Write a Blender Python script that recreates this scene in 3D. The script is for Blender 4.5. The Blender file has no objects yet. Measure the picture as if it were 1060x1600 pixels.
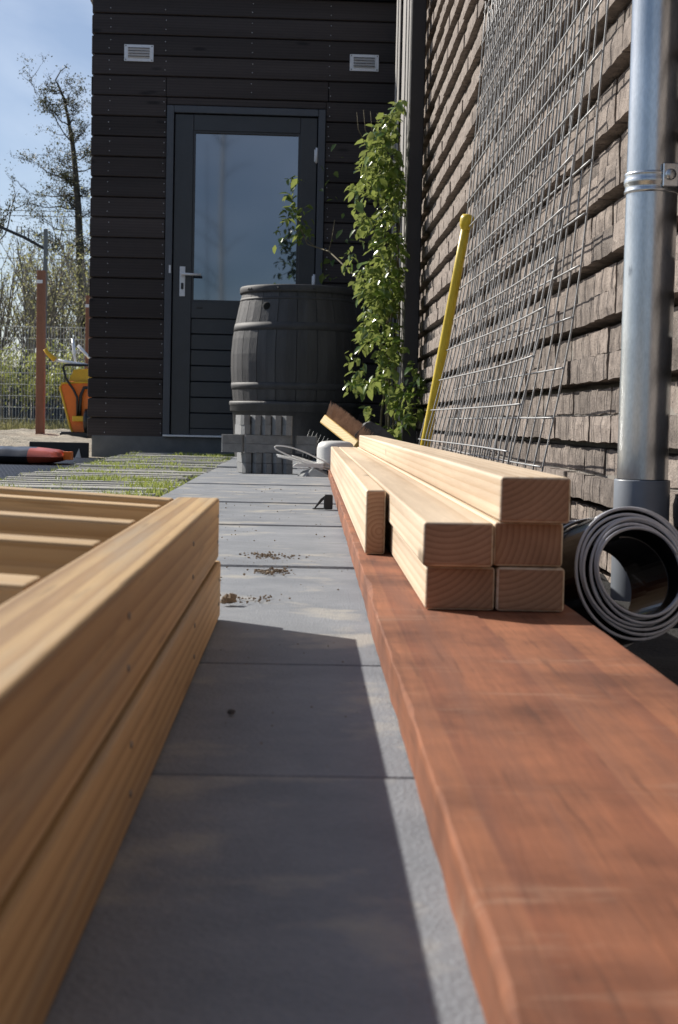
import bpy, bmesh, math, random
from mathutils import Vector, Matrix, noise
R = math.radians
S = bpy.context.scene
COL = S.collection

# ------------------------------------------------------------------ camera
cam = bpy.data.cameras.new('camera'); camo = bpy.data.objects.new('camera', cam); COL.objects.link(camo)
cam.sensor_fit = 'VERTICAL'; cam.sensor_height = 24.0; cam.sensor_width = 24.0; cam.lens = 24.0 * 2373 / 1600
camo.matrix_world = Matrix.Translation((0, 0, .22)) @ Matrix((
    (0.999502, -0.020033, -0.024373), (-0.023129, 0.060136, -0.997922), (0.021457, 0.997989, 0.059643))).to_4x4()
cam.clip_start = .02; cam.clip_end = 2000
cam.dof.use_dof = True; cam.dof.focus_distance = 3.6; cam.dof.aperture_fstop = 13.0
S.camera = camo

# ------------------------------------------------------------------ world, sun, exposure
SUN = Vector((-.148, .122, .1335)).normalized()
EL = math.asin(SUN.z); AZ = math.atan2(SUN.x, SUN.y)
w = bpy.data.worlds.new('World'); S.world = w; w.use_nodes = True
nt = w.node_tree; nt.nodes.clear()
sky = nt.nodes.new('ShaderNodeTexSky'); sky.sky_type = 'NISHITA'; sky.sun_disc = False
sky.sun_elevation = EL; sky.sun_rotation = AZ; sky.air_density = .8; sky.dust_density = 1.1; sky.ozone_density = 2.2
tc = nt.nodes.new('ShaderNodeTexCoord')
mp = nt.nodes.new('ShaderNodeMapping'); mp.inputs['Scale'].default_value = (1.0, 1.0, 2.2); mp.inputs['Rotation'].default_value = (.2, .35, .4)
nz = nt.nodes.new('ShaderNodeTexNoise'); nz.inputs['Scale'].default_value = 2.6; nz.inputs['Detail'].default_value = 6; nz.inputs['Roughness'].default_value = .55; nz.inputs['Distortion'].default_value = .6
cr = nt.nodes.new('ShaderNodeValToRGB'); cr.color_ramp.elements[0].position = .45; cr.color_ramp.elements[0].color = (0, 0, 0, 1)
cr.color_ramp.elements[1].position = .8; cr.color_ramp.elements[1].color = (.6, .6, .6, 1)
mx = nt.nodes.new('ShaderNodeMixRGB'); mx.inputs['Color2'].default_value = (8.6, 9.6, 11.0, 1)
bg = nt.nodes.new('ShaderNodeBackground'); bg.inputs['Strength'].default_value = .074
ow = nt.nodes.new('ShaderNodeOutputWorld')
L = nt.links.new
L(tc.outputs['Generated'], mp.inputs['Vector']); L(mp.outputs['Vector'], nz.inputs['Vector']); L(nz.outputs['Fac'], cr.inputs['Fac'])
L(cr.outputs['Color'], mx.inputs['Fac']); L(sky.outputs['Color'], mx.inputs['Color1']); L(mx.outputs['Color'], bg.inputs['Color']); L(bg.outputs['Background'], ow.inputs['Surface'])
sl = bpy.data.lights.new('sun', 'SUN'); sl.energy = 5.0; sl.angle = R(.5); sl.color = (1.0, .94, .85)
so = bpy.data.objects.new('sun', sl); COL.objects.link(so); so.location = SUN * 30
so.rotation_euler = (-SUN).to_track_quat('-Z', 'Y').to_euler()
S.view_settings.view_transform = 'Standard'; S.view_settings.look = 'None'; S.view_settings.gamma = 1
S.view_settings.exposure = .50; S.view_settings.use_curve_mapping = False

# ------------------------------------------------------------------ helpers
rnd = random.Random(7)
U = rnd.uniform

class MB:
    """collects shapes, builds ONE mesh object"""
    def __init__(s): s.v = []; s.f = []; s.m = []; s.sm = []
    def add(s, vs, fs, m=0, smooth=False):
        b = len(s.v); s.v += [tuple(p) for p in vs]
        for f in fs: s.f.append(tuple(b + i for i in f)); s.m.append(m); s.sm.append(smooth)
    def box(s, x0, x1, y0, y1, z0, z1, bev=0, m=0, mend=None, axis=1, seg=1, M=None):
        if bev <= 0:
            vs = [(x, y, z) for x in (x0, x1) for y in (y0, y1) for z in (z0, z1)]
            fs = [(0, 1, 3, 2), (4, 6, 7, 5), (0, 4, 5, 1), (2, 3, 7, 6), (0, 2, 6, 4), (1, 5, 7, 3)]
            if M: vs = [M @ Vector(v) for v in vs]
            if mend is None: s.add(vs, fs, m)
            else:
                ends = {0: (0, 1), 1: (2, 3), 2: (4, 5)}[axis]
                for i, f in enumerate(fs): s.add([vs[k] for k in f], [(0, 1, 2, 3)], mend if i in ends else m)
            return
        bm = bmesh.new(); bmesh.ops.create_cube(bm, size=1)
        bmesh.ops.scale(bm, vec=(x1 - x0, y1 - y0, z1 - z0), verts=bm.verts)
        bmesh.ops.translate(bm, vec=((x0 + x1) / 2, (y0 + y1) / 2, (z0 + z1) / 2), verts=bm.verts)
        bmesh.ops.bevel(bm, geom=list(bm.edges), offset=bev, segments=seg, profile=.5, affect='EDGES')
        bm.normal_update(); bm.verts.index_update()
        base = len(s.v)
        s.v += [tuple(M @ v.co) if M else tuple(v.co) for v in bm.verts]
        for f in bm.faces:
            s.f.append(tuple(base + v.index for v in f.verts))
            s.m.append(mend if (mend is not None and abs(f.normal[axis]) > .8) else m); s.sm.append(seg > 1 and f.calc_area() < bev * 3 * max(x1 - x0, y1 - y0, z1 - z0) and len(f.verts) <= 4 and max(abs(c) for c in f.normal) < .99)
        bm.free()
    def tube(s, pts, r, seg=6, closed=False, m=0, cap=True, smooth=True):
        pts = [Vector(p) for p in pts]; n = len(pts)
        rr = r if isinstance(r, (list, tuple)) else [r] * n
        base = len(s.v); up = None
        for i, p in enumerate(pts):
            if closed: t = pts[(i + 1) % n] - pts[i - 1]
            else: t = pts[min(i + 1, n - 1)] - pts[max(i - 1, 0)]
            t.normalize()
            if up is None: up = Vector((0, 0, 1)) if abs(t.z) < .9 else Vector((1, 0, 0))
            a = t.cross(up).normalized(); b = a.cross(t).normalized(); up = b
            for k in range(seg):
                q = 2 * math.pi * k / seg
                s.v.append(tuple(p + (a * math.cos(q) + b * math.sin(q)) * rr[i]))
        for i in range(n if closed else n - 1):
            j = (i + 1) % n
            for k in range(seg):
                l = (k + 1) % seg
                s.f.append((base + i * seg + k, base + i * seg + l, base + j * seg + l, base + j * seg + k)); s.m.append(m); s.sm.append(smooth)
        if cap and not closed:
            s.f.append(tuple(base + k for k in range(seg))[::-1]); s.m.append(m); s.sm.append(False)
            s.f.append(tuple(base + (n - 1) * seg + k for k in range(seg))); s.m.append(m); s.sm.append(False)
    def lathe(s, prof, seg=32, a0=0, a1=2 * math.pi, m=0, smooth=True, cx=0, cy=0):
        full = abs(a1 - a0 - 2 * math.pi) < 1e-6; n = seg if full else seg + 1; base = len(s.v)
        for (r, z) in prof:
            for k in range(n):
                q = a0 + (a1 - a0) * k / seg; s.v.append((cx + r * math.cos(q), cy + r * math.sin(q), z))
        for i in range(len(prof) - 1):
            for k in range(seg):
                l = (k + 1) % n if full else k + 1
                s.f.append((base + i * n + k, base + i * n + l, base + (i + 1) * n + l, base + (i + 1) * n + k)); s.m.append(m); s.sm.append(smooth)
    def prism(s, poly, d0, d1, axis=1, m=0):
        """poly of 2D points extruded along axis"""
        def P(a, b, d): return {0: (d, a, b), 1: (a, d, b), 2: (a, b, d)}[axis]
        n = len(poly); vs = [P(a, b, d0) for a, b in poly] + [P(a, b, d1) for a, b in poly]
        fs = [tuple(range(n)), tuple(range(2 * n - 1, n - 1, -1))] + [(i, (i + 1) % n, n + (i + 1) % n, n + i) for i in range(n)]
        s.add(vs, fs, m)
    def mesh(s, name, mats):
        me = bpy.data.meshes.new(name); me.from_pydata(s.v, [], s.f)
        for m in (mats if isinstance(mats, (list, tuple)) else [mats]): me.materials.append(m)
        me.polygons.foreach_set('material_index', s.m); me.polygons.foreach_set('use_smooth', s.sm)
        bm = bmesh.new(); bm.from_mesh(me); bmesh.ops.recalc_face_normals(bm, faces=bm.faces); bm.to_mesh(me); bm.free()
        me.update(); return me
    def build(s, name, mats, parent=None, loc=(0, 0, 0), rot=(0, 0, 0), **props):
        return link(name, s.mesh(name, mats), parent, loc, rot, **props)

def link(name, me, parent=None, loc=(0, 0, 0), rot=(0, 0, 0), **props):
    o = bpy.data.objects.new(name, me); COL.objects.link(o)
    if parent: o.parent = parent
    o.location = loc; o.rotation_euler = rot
    for k, v in props.items():
        if v is not None: o[k] = v
    return o
def thing(name, label=None, cat=None, loc=(0, 0, 0), rz=0, group=None, kind=None, rot=None):
    return link(name, None, None, loc, rot or (0, 0, rz), label=label, category=cat, group=group, kind=kind)

# ------------------------------------------------------------------ materials
def M_new(name):
    m = bpy.data.materials.new(name); m.use_nodes = True; n = m.node_tree; b = n.nodes['Principled BSDF']; return m, n, b
def nd(n, t, **kw):
    x = n.nodes.new(t)
    for k, v in kw.items():
        if k in x.inputs: x.inputs[k].default_value = v
        else: setattr(x, k, v)
    return x
def coords(n, scale=(1, 1, 1), rand=True, loc=(0, 0, 0)):
    tc = nd(n, 'ShaderNodeTexCoord'); mp = nd(n, 'ShaderNodeMapping'); mp.inputs['Scale'].default_value = scale; mp.inputs['Location'].default_value = loc
    if rand:
        oi = nd(n, 'ShaderNodeObjectInfo'); mm = nd(n, 'ShaderNodeMath', operation='MULTIPLY'); mm.inputs[1].default_value = 37.0
        n.links.new(oi.outputs['Random'], mm.inputs[0])
        va = nd(n, 'ShaderNodeVectorMath', operation='ADD'); n.links.new(tc.outputs['Object'], mp.inputs['Vector'])
        n.links.new(mp.outputs['Vector'], va.inputs[0]); n.links.new(mm.outputs[0], va.inputs[1]); return va.outputs[0], oi
    n.links.new(tc.outputs['Object'], mp.inputs['Vector']); return mp.outputs['Vector'], None
def ramp(n, stops, src):
    r = nd(n, 'ShaderNodeValToRGB'); e = r.color_ramp.elements
    while len(e) < len(stops): e.new(.5)
    for i, (p, c) in enumerate(stops): e[i].position = p; e[i].color = (*c, 1) if len(c) == 3 else c
    n.links.new(src, r.inputs['Fac']); return r.outputs['Color']
def mix(n, a, b, f, mode='MIX'):
    x = nd(n, 'ShaderNodeMixRGB', blend_type=mode)
    for s, v in ((x.inputs['Fac'], f), (x.inputs['Color1'], a), (x.inputs['Color2'], b)):
        if isinstance(v, (int, float)): s.default_value = v
        elif isinstance(v, tuple): s.default_value = (*v, 1)
        else: n.links.new(v, s)
    return x.outputs['Color']
def noise_(n, vec, scale, detail=4, rough=.55, dist=0):
    x = nd(n, 'ShaderNodeTexNoise', Scale=scale, Detail=detail, Roughness=rough, Distortion=dist); n.links.new(vec, x.inputs['Vector']); return x.outputs['Fac']
def bump(n, b, h, strength=.3, dist=.002):
    x = nd(n, 'ShaderNodeBump', Strength=strength, Distance=dist); n.links.new(h, x.inputs['Height']); n.links.new(x.outputs['Normal'], b.inputs['Normal'])

def noisy(name, c1, c2, scale=20, rough=.7, stretch=(1, 1, 1), bs=.3, bd=.002, spots=None, metal=0, detail=6, vary=.0, fine=200, spec=.5):
    m, n, b = M_new(name); v, oi = coords(n, stretch)
    a = noise_(n, v, scale, detail, .6); c = ramp(n, [(.3, c1), (.7, c2)], a)
    f = noise_(n, v, fine, 3, .6)
    c = mix(n, c, mix(n, (.55, .55, .55), (1.4, 1.4, 1.4), f), .5, 'MULTIPLY')
    if spots:
        s = noise_(n, v, spots[1], 5, .6); r = ramp(n, [(spots[2], (0, 0, 0)), (spots[2] + .12, (1, 1, 1))], s); c = mix(n, c, spots[0], r)
    if vary:
        hv = nd(n, 'ShaderNodeMapRange'); hv.inputs['To Min'].default_value = 1 - vary; hv.inputs['To Max'].default_value = 1 + vary
        n.links.new(oi.outputs['Random'], hv.inputs['Value']); c = mix(n, c, hv.outputs[0], 1.0, 'MULTIPLY')
    n.links.new(c, b.inputs['Base Color']); b.inputs['Roughness'].default_value = rough; b.inputs['Metallic'].default_value = metal
    b.inputs['Specular IOR Level'].default_value = spec
    if bs:
        h = nd(n, 'ShaderNodeMath', operation='ADD'); n.links.new(a, h.inputs[0]); n.links.new(f, h.inputs[1]); bump(n, b, h.outputs[0], bs, bd)
    return m
def plain(name, c, rough=.5, metal=0, spec=.5):
    m, n, b = M_new(name); v, _ = coords(n); a = noise_(n, v, 40, 4)
    n.links.new(mix(n, tuple(x * .85 for x in c), tuple(min(1, x * 1.12) for x in c), a), b.inputs['Base Color'])
    rr = nd(n, 'ShaderNodeMapRange'); rr.inputs['To Min'].default_value = rough * .8; rr.inputs['To Max'].default_value = min(1, rough * 1.25); n.links.new(a, rr.inputs['Value']); n.links.new(rr.outputs[0], b.inputs['Roughness'])
    b.inputs['Metallic'].default_value = metal; b.inputs['Specular IOR Level'].default_value = spec
    return m
def wood(name, light, dark, rings=38, axis='Y', rough=.6, grey=None, knots=True, vary=.08, contrast=(.35, .75), gs=.35, stain=None, wb=.4, dirt=.6, fs=260, pores=0):
    st = {'Y': (1, .05, 1), 'X': (.05, 1, 1), 'Z': (1, 1, .05)}[axis]
    m, n, b = M_new(name); tc = nd(n, 'ShaderNodeTexCoord'); oi = nd(n, 'ShaderNodeObjectInfo')
    # pith offset differs for every piece
    cx = nd(n, 'ShaderNodeCombineXYZ'); 
    for i, (k, a0, a1) in enumerate(((13.7, -.06, .06), (5.3, 0, 3), (29.1, -.09, -.03))):
        mm = nd(n, 'ShaderNodeMath', operation='MULTIPLY'); mm.inputs[1].default_value = k; n.links.new(oi.outputs['Random'], mm.inputs[0])
        fr = nd(n, 'ShaderNodeMath', operation='FRACT'); n.links.new(mm.outputs[0], fr.inputs[0])
        mr = nd(n, 'ShaderNodeMapRange'); mr.inputs['To Min'].default_value = a0; mr.inputs['To Max'].default_value = a1; n.links.new(fr.outputs[0], mr.inputs['Value'])
        n.links.new(mr.outputs[0], cx.inputs[{'Y': i, 'X': (1, 0, 2)[i], 'Z': (0, 2, 1)[i]}[axis]])
    va = nd(n, 'ShaderNodeVectorMath', operation='ADD'); n.links.new(tc.outputs['Object'], va.inputs[0]); n.links.new(cx.outputs[0], va.inputs[1])
    mp = nd(n, 'ShaderNodeMapping'); mp.inputs['Scale'].default_value = st; n.links.new(va.outputs[0], mp.inputs['Vector']); v = mp.outputs['Vector']
    wv = nd(n, 'ShaderNodeTexWave', wave_type='RINGS', rings_direction=axis, wave_profile='SAW'); wv.inputs['Scale'].default_value = rings; wv.inputs['Distortion'].default_value = 2.2; wv.inputs['Detail'].default_value = 3; wv.inputs['Detail Scale'].default_value = .25
    n.links.new(v, wv.inputs['Vector'])
    c = ramp(n, [(contrast[0], light), (contrast[1], mixc(light, dark, .6)), (.97, dark), (1.0, light)], wv.outputs['Fac'])
    fine = noise_(n, v, fs, 4, .7); c = mix(n, c, mix(n, (.62, .6, .56), (1.35, 1.35, 1.35), fine), gs, 'MULTIPLY')
    big = noise_(n, va.outputs[0] if wb == 0 else v, 9, 4, .6); bg_ = ramp(n, [(.33, (.55, .50, .46)), (.5, (.95, .95, .95)), (.68, (1.25, 1.25, 1.25))], big); c = mix(n, c, bg_, dirt, 'MULTIPLY')
    if grey:
        g = noise_(n, mp.outputs['Vector'], 30, 5, .65); gr = ramp(n, [(.48, (0, 0, 0)), (.72, (.8, .8, .8))], g); c = mix(n, c, grey, gr)
    if stain:
        sm_ = nd(n, 'ShaderNodeMapping'); sm_.inputs['Scale'].default_value = (.35, 1.5, 1); n.links.new(va.outputs[0], sm_.inputs['Vector'])
        g = noise_(n, sm_.outputs['Vector'], stain[1], 8, .72, .4); gr = ramp(n, [(stain[2], (0, 0, 0)), (stain[2] + .16, (.85, .85, .85))], g); c = mix(n, c, stain[0], gr)
    if pores:
        po = noise_(n, mp.outputs['Vector'], 150, 3, .5); c = mix(n, c, tuple(x * .35 for x in dark), ramp(n, [(pores, (0, 0, 0)), (pores + .09, (.38, .38, .38))], po))
    if knots:
        k2 = nd(n, 'ShaderNodeMapping'); k2.inputs['Scale'].default_value = {'Y': (9, 2.3, 9), 'X': (2.3, 9, 9), 'Z': (9, 9, 2.3)}[axis]; n.links.new(va.outputs[0], k2.inputs['Vector'])
        vo = nd(n, 'ShaderNodeTexVoronoi'); vo.inputs['Scale'].default_value = 1.0; n.links.new(k2.outputs['Vector'], vo.inputs['Vector'])
        kr = ramp(n, [(.06, (1, 1, 1)), (.13, (0, 0, 0))], vo.outputs['Distance']); c = mix(n, c, tuple(x * .45 for x in dark), kr)
    mr = nd(n, 'ShaderNodeMapRange'); mr.inputs['To Min'].default_value = 1 - vary; mr.inputs['To Max'].default_value = 1 + vary; n.links.new(oi.outputs['Random'], mr.inputs['Value'])
    c = mix(n, c, mr.outputs[0], 1.0, 'MULTIPLY')
    n.links.new(c, b.inputs['Base Color']); b.inputs['Roughness'].default_value = rough; b.inputs['Specular IOR Level'].default_value = .35
    h = nd(n, 'ShaderNodeMath', operation='MULTIPLY_ADD'); h.inputs[1].default_value = wb; n.links.new(wv.outputs['Fac'], h.inputs[0]); n.links.new(fine, h.inputs[2]); bump(n, b, h.outputs[0], .3, .0012)
    return m
def mixc(a, b, t): return tuple(x + (y - x) * t for x, y in zip(a, b))
def leafmat(name, c, c2, rough=.35, trans=.35):
    m, n, b = M_new(name); oi = nd(n, 'ShaderNodeObjectInfo'); ge = nd(n, 'ShaderNodeNewGeometry'); v, _ = coords(n, rand=False)
    a = nd(n, 'ShaderNodeMath', operation='ADD'); n.links.new(oi.outputs['Random'], a.inputs[0]); n.links.new(ge.outputs['Random Per Island'], a.inputs[1])
    fr = nd(n, 'ShaderNodeMath', operation='FRACT'); n.links.new(a.outputs[0], fr.inputs[0])
    col = mix(n, c, c2, fr.outputs[0]); n.links.new(col, b.inputs['Base Color']); b.inputs['Roughness'].default_value = rough
    tr = nd(n, 'ShaderNodeBsdfTranslucent'); n.links.new(mix(n, col, (1.0, 1.0, .35), .25), tr.inputs['Color'])
    ms = nd(n, 'ShaderNodeMixShader'); ms.inputs[0].default_value = trans; out = n.nodes['Material Output']
    n.links.new(b.outputs[0], ms.inputs[1]); n.links.new(tr.outputs[0], ms.inputs[2]); n.links.new(ms.outputs[0], out.inputs['Surface'])
    return m

PINE = wood('planed pine', (.66, .54, .40), (.56, .42, .28), rings=30, grey=None, vary=.04, wb=.05)
PINE_END = wood('pine end grain', (.40, .235, .14), (.29, .16, .092), rings=52, knots=False, rough=.85, vary=.12)
FRAME = wood('weathered larch', (.50, .34, .165), (.34, .205, .090), rings=34, pores=.62, grey=(.30, .26, .20), vary=.06, wb=.1, dirt=.9)
FRAME_X = wood('weathered larch across', (.56, .40, .22), (.44, .29, .14), rings=30, pores=.64, axis='X', grey=(.40, .35, .28), vary=.06, wb=.1)
FRAME_END = wood('larch end grain', (.42, .26, .13), (.28, .16, .08), rings=60, knots=False, rough=.85)
HARD = wood('red hardwood', (.245, .092, .043), (.185, .063, .030), rings=6, knots=False, grey=(.15, .062, .038), vary=.02, rough=.82, gs=1.0, pores=.60, stain=((.30, .175, .115), 16, .57), wb=0, dirt=1.0, fs=170)
SLAB = noisy('grey paving', (.145, .160, .182), (.225, .240, .262), scale=11, rough=.68, bs=.7, bd=.002, spots=((.31, .30, .275), 8, .55), vary=.07, fine=330, detail=10)
BRICK = noisy('rough brick', (.105, .084, .072), (.285, .240, .208), scale=26, rough=.92, bs=.8, bd=.004, spots=((.040, .031, .027), 110, .575), vary=.34, fine=230, detail=9)
MORTAR = noisy('grey mortar', (.17, .155, .135), (.24, .22, .195), scale=40, rough=.95, bs=.5, bd=.003)
SIDING = wood('black brown siding', (.056, .046, .045), (.038, .031, .031), rings=18, axis='X', rough=.62, vary=.25, gs=.7)
DARKP = noisy('dark grey trim paint', (.062, .070, .086), (.074, .084, .104), scale=12, rough=.42, bs=.08, fine=120, spec=.5)
DOORP = noisy('anthracite door paint', (.032, .036, .044), (.040, .045, .054), scale=10, rough=.38, bs=.06, fine=120)
POSTP = noisy('dark post stain', (.020, .018, .019), (.032, .029, .029), scale=14, rough=.6, stretch=(1, 1, .1), bs=.3)
SLAT = noisy('grey slat', (.26, .25, .24), (.34, .325, .31), scale=14, rough=.6, stretch=(1, 1, .1), bs=.3)
CONC = noisy('plinth concrete', (.13, .14, .145), (.20, .205, .205), scale=9, rough=.85, bs=.4, bd=.004)
BLOCK = noisy('anthracite paver', (.15, .155, .16), (.22, .225, .23), scale=30, rough=.85, bs=.5, bd=.002, vary=.12, spots=((.16, .16, .16), 9, .66))
BARREL = noisy('charcoal barrel', (.030, .031, .034), (.066, .066, .070), scale=16, rough=.58, stretch=(1, 1, .12), bs=.6, bd=.004, vary=.16)
HOOP = noisy('charcoal hoop', (.034, .035, .039), (.056, .057, .062), scale=20, rough=.66, bs=.2)
BLACK = plain('black plastic', (.012, .012, .013), .35)
COILM = plain('glossy black strip', (.010, .010, .012), .22, spec=.9)
ZINC = noisy('galvanised zinc', (.44, .47, .50), (.62, .65, .68), scale=22, rough=.28, metal=.92, stretch=(1, 1, .35), bs=.08, spots=((.20, .22, .25), 45, .66), fine=300)
WIRE = noisy('galvanised wire', (.26, .265, .27), (.42, .425, .43), scale=60, rough=.5, metal=.35, bs=.2)
FWIRE = noisy('pale fence wire', (.42, .44, .42), (.55, .56, .54), scale=30, rough=.6, metal=.1, bs=0)
PVC = plain('grey pvc', (.17, .19, .22), .38)
ALU = plain('white aluminium', (.80, .82, .86), .35, metal=.1)
WHITE = plain('white plastic', (.75, .75, .73), .4)
PALE = noisy('pale plastic', (.50, .50, .49), (.60, .60, .585), scale=12, rough=.5, bs=.1, spots=((.36, .35, .33), 30, .66))
YEL = noisy('yellow handle paint', (.50, .36, .018), (.66, .49, .03), scale=20, rough=.4, stretch=(1, 1, .2), bs=.1, spots=((.25, .18, .05), 55, .64))
YPL = plain('yellow plastic', (.70, .42, .02), .4)
ORANGE = plain('orange tray', (.85, .19, .01), .38)
DARKST = noisy('slate grey stone', (.045, .047, .05), (.09, .092, .095), scale=30, rough=.8, bs=.6)
SOIL = noisy('black ground cloth', (.010, .010, .011), (.022, .021, .020), scale=14, rough=.95, bs=.9, bd=.01)
SAND = noisy('loose sand', (.33, .28, .215), (.47, .42, .33), scale=3.5, rough=.97, bs=1, bd=.03, spots=((.17, .14, .10), 2.6, .60), fine=60)
FIELD = noisy('rough ground', (.10, .09, .05), (.16, .14, .09), scale=1.2, rough=.97, bs=.8, bd=.03)
GRASS = leafmat('grass blades', (.13, .20, .025), (.24, .30, .06), .5, .35)
DRY = leafmat('dry grass', (.34, .28, .16), (.22, .22, .09), .7, .3)
LEAF = leafmat('climber leaf', (.040, .095, .020), (.145, .225, .032), .20, .32)
TLEAF = leafmat('alder leaf', (.022, .026, .016), (.05, .055, .03), .6, .12)
OLIVE = leafmat('young willow leaf', (.13, .14, .06), (.28, .26, .15), .55, .35)
LIME = leafmat('lime shrub leaf', (.12, .17, .025), (.30, .32, .06), .5, .35)
BARK = noisy('bark', (.05, .045, .04), (.11, .10, .085), scale=8, rough=.95, stretch=(1, 1, .3), bs=.8, bd=.02)
TWIG = noisy('grey twig', (.16, .14, .115), (.26, .235, .20), scale=8, rough=.95, bs=.3)
STEM = noisy('green brown stem', (.10, .085, .045), (.16, .13, .07), scale=30, rough=.8, bs=.4)
POSTR = noisy('red brown post', (.20, .085, .05), (.28, .13, .08), scale=12, rough=.7, stretch=(1, 1, .1), bs=.3)
STEEL = plain('grey steel', (.20, .21, .215), .5, metal=.4)
BROOMW = wood('broom wood', (.56, .37, .11), (.42, .26, .07), rings=30, knots=False)
BRISTLE = noisy('brown bristle', (.32, .20, .13), (.55, .38, .26), scale=40, rough=.8, bs=.2)
CRUMB = noisy('brown crumbs', (.12, .09, .06), (.26, .20, .14), scale=40, rough=.95, bs=.6)
BAGB = plain('dark plastic sack', (.035, .037, .045), .3, spec=.8)
BAGR = plain('red plastic sack', (.50, .10, .06), .33, spec=.7)
m, n, b = M_new('door glass')   # dark room behind reflecting glazing
b.inputs['Base Color'].default_value = (.012, .018, .028, 1); b.inputs['Roughness'].default_value = .03; b.inputs['Metallic'].default_value = 0
v, _ = coords(n, (1, 1, .25)); g = nd(n, 'ShaderNodeBsdfGlossy'); g.inputs['Roughness'].default_value = .04
a = noise_(n, v, 2.2, 3); n.links.new(mix(n, (.50, .56, .66), (.58, .64, .74), a), g.inputs['Color'])
ms = nd(n, 'ShaderNodeMixShader'); ms.inputs[0].default_value = .26
n.links.new(b.outputs[0], ms.inputs[1]); n.links.new(g.outputs[0], ms.inputs[2]); n.links.new(ms.outputs[0], n.nodes['Material Output'].inputs['Surface'])
GLASS = m

# ------------------------------------------------------------------ the setting: grounds
def sheet(name, x0, x1, y0, y1, nx, ny, zf, mat, **kw):
    s = MB(); vs = [(x0 + (x1 - x0) * i / nx, y0 + (y1 - y0) * j / ny, 0) for j in range(ny + 1) for i in range(nx + 1)]
    vs = [(x, y, zf(x, y)) for x, y, _ in vs]
    s.add(vs, [(j * (nx + 1) + i, j * (nx + 1) + i + 1, (j + 1) * (nx + 1) + i + 1, (j + 1) * (nx + 1) + i) for j in range(ny) for i in range(nx)], 0, True)
    return s.build(name, mat, **kw)
sheet('ground', -400, 400, -400, 900, 20, 30, lambda x, y: -.12, FIELD, kind='structure')
sheet('soil_strip', .305, .66, -1.5, 9.75, 18, 300, lambda x, y: -.082 + .018 * noise.noise(Vector((x * 9, y * 9, 1))), SOIL, kind='structure')
def sandz(x, y):
    k = min(1, max(0, (y - 9.4) / 1.5))
    return -.035 + k * (.045 * noise.noise(Vector((x * 1.1, y * .8, 3))) + .045 * noise.noise(Vector((x * 3, y * 2.2, 5))) + .022 * noise.noise(Vector((x * 8, y * 6, 9))) - .01)
sheet('sand', -14, -1.0, 9.35, 25.5, 210, 260, sandz, SAND, kind='structure')
sheet('gravel_bed', -6, -.40, -2, 9.5, 10, 10, lambda x, y: -.062, SOIL, kind='structure')

# ------------------------------------------------------------------ paved path, every slab a piece
path = thing('path', kind='structure')
joints = [-1.2, -.75, -.3, .12, .50, .9289, 1.3683, 2.2811, 2.7459, 3.2028, 4.0345, 4.525, 5.1003, 6.05, 6.9558, 7.45, 8.3, 8.75, 9.62]
for a, c in zip(joints, joints[1:]):
    s = MB(); s.box(-.395, .300, a + .0035, c - .0035, -.05, 0, .0035)
    o = s.build('slab', SLAB, path, loc=(U(-.003, .003), 0, U(-.0016, .0012)), rot=(U(-.0008, .0008), U(-.001, .001), 0))
s = MB(); s.box(-.39, .295, -1.2, 9.6, -.10, -.03); s.build('joint_bed', SOIL, path)

# grass strip of concrete bars
gp = thing('grass_paving', kind='structure')
bars = []
y = 3.6
while y < 9.5:
    s = MB(); wd = .075
    x = -1.02 + .06 * math.sin(y)
    s.box(-1.03, -.405, y, y + wd, -.05, U(-.008, .0), .006)
    s.build('concrete_bar', noisy('bar concrete', (.24, .24, .225), (.34, .335, .31), 14, .9, bs=.6) if not bars else bars[0], gp, loc=(U(-.02, .0), 0, 0), rot=(0, 0, U(-.006, .006)))
    if not bars: bars.append(bpy.data.materials['bar concrete'])
    y += .155
s = MB(); s.box(-1.04, -.402, 3.55, 9.55, -.09, -.028); s.build('soil_fill', SOIL, gp)
def blades(s, x, y, z, h, n, spread=.02, wd=.0022):
    for _ in range(n):
        a = U(0, 6.28); px, py = x + U(-spread, spread), y + U(-spread, spread); hh = h * U(.5, 1.25); ln = hh * U(.2, .9)
        dx, dy = math.cos(a) * ln, math.sin(a) * ln; q = U(0, 6.28); wx, wy = math.cos(q) * wd, math.sin(q) * wd
        s.add([(px - wx, py - wy, z), (px + wx, py + wy, z), (px + dx * .4 + wx * .7, py + dy * .4 + wy * .7, z + hh * .65), (px + dx, py + dy, z + hh), (px + dx * .4 - wx * .7, py + dy * .4 - wy * .7, z + hh * .65)], [(0, 1, 2, 4), (4, 2, 3)])
s = MB(); y = 3.6
while y < 9.55:
    for k in range(95):
        x = U(-1.04, -.41); yy = y + .115 + U(-.025, .025)
        d = noise.noise(Vector((x * 5, yy * 3.2, 2)))
        if d > -.10: blades(s, x, yy, -.03, .027 * (1 + .6 * max(0, d)), 4, .013, .0022)
        if d > .26: blades(s, x, yy - .05, -.006, .018, 3, .03, .002)
    y += .155
for _ in range(160): blades(s, -1.05 + U(-.03, .03), U(4.2, 9.5), -.05, .045, 5, .03)
for _ in range(26): blades(s, U(-.47, -.41), U(4.4, 5.2), -.02, .032, 5, .02, .003)
s.build('grass', GRASS, kind='stuff', label='bright green grass growing between the concrete bars', category='grass')

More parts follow.
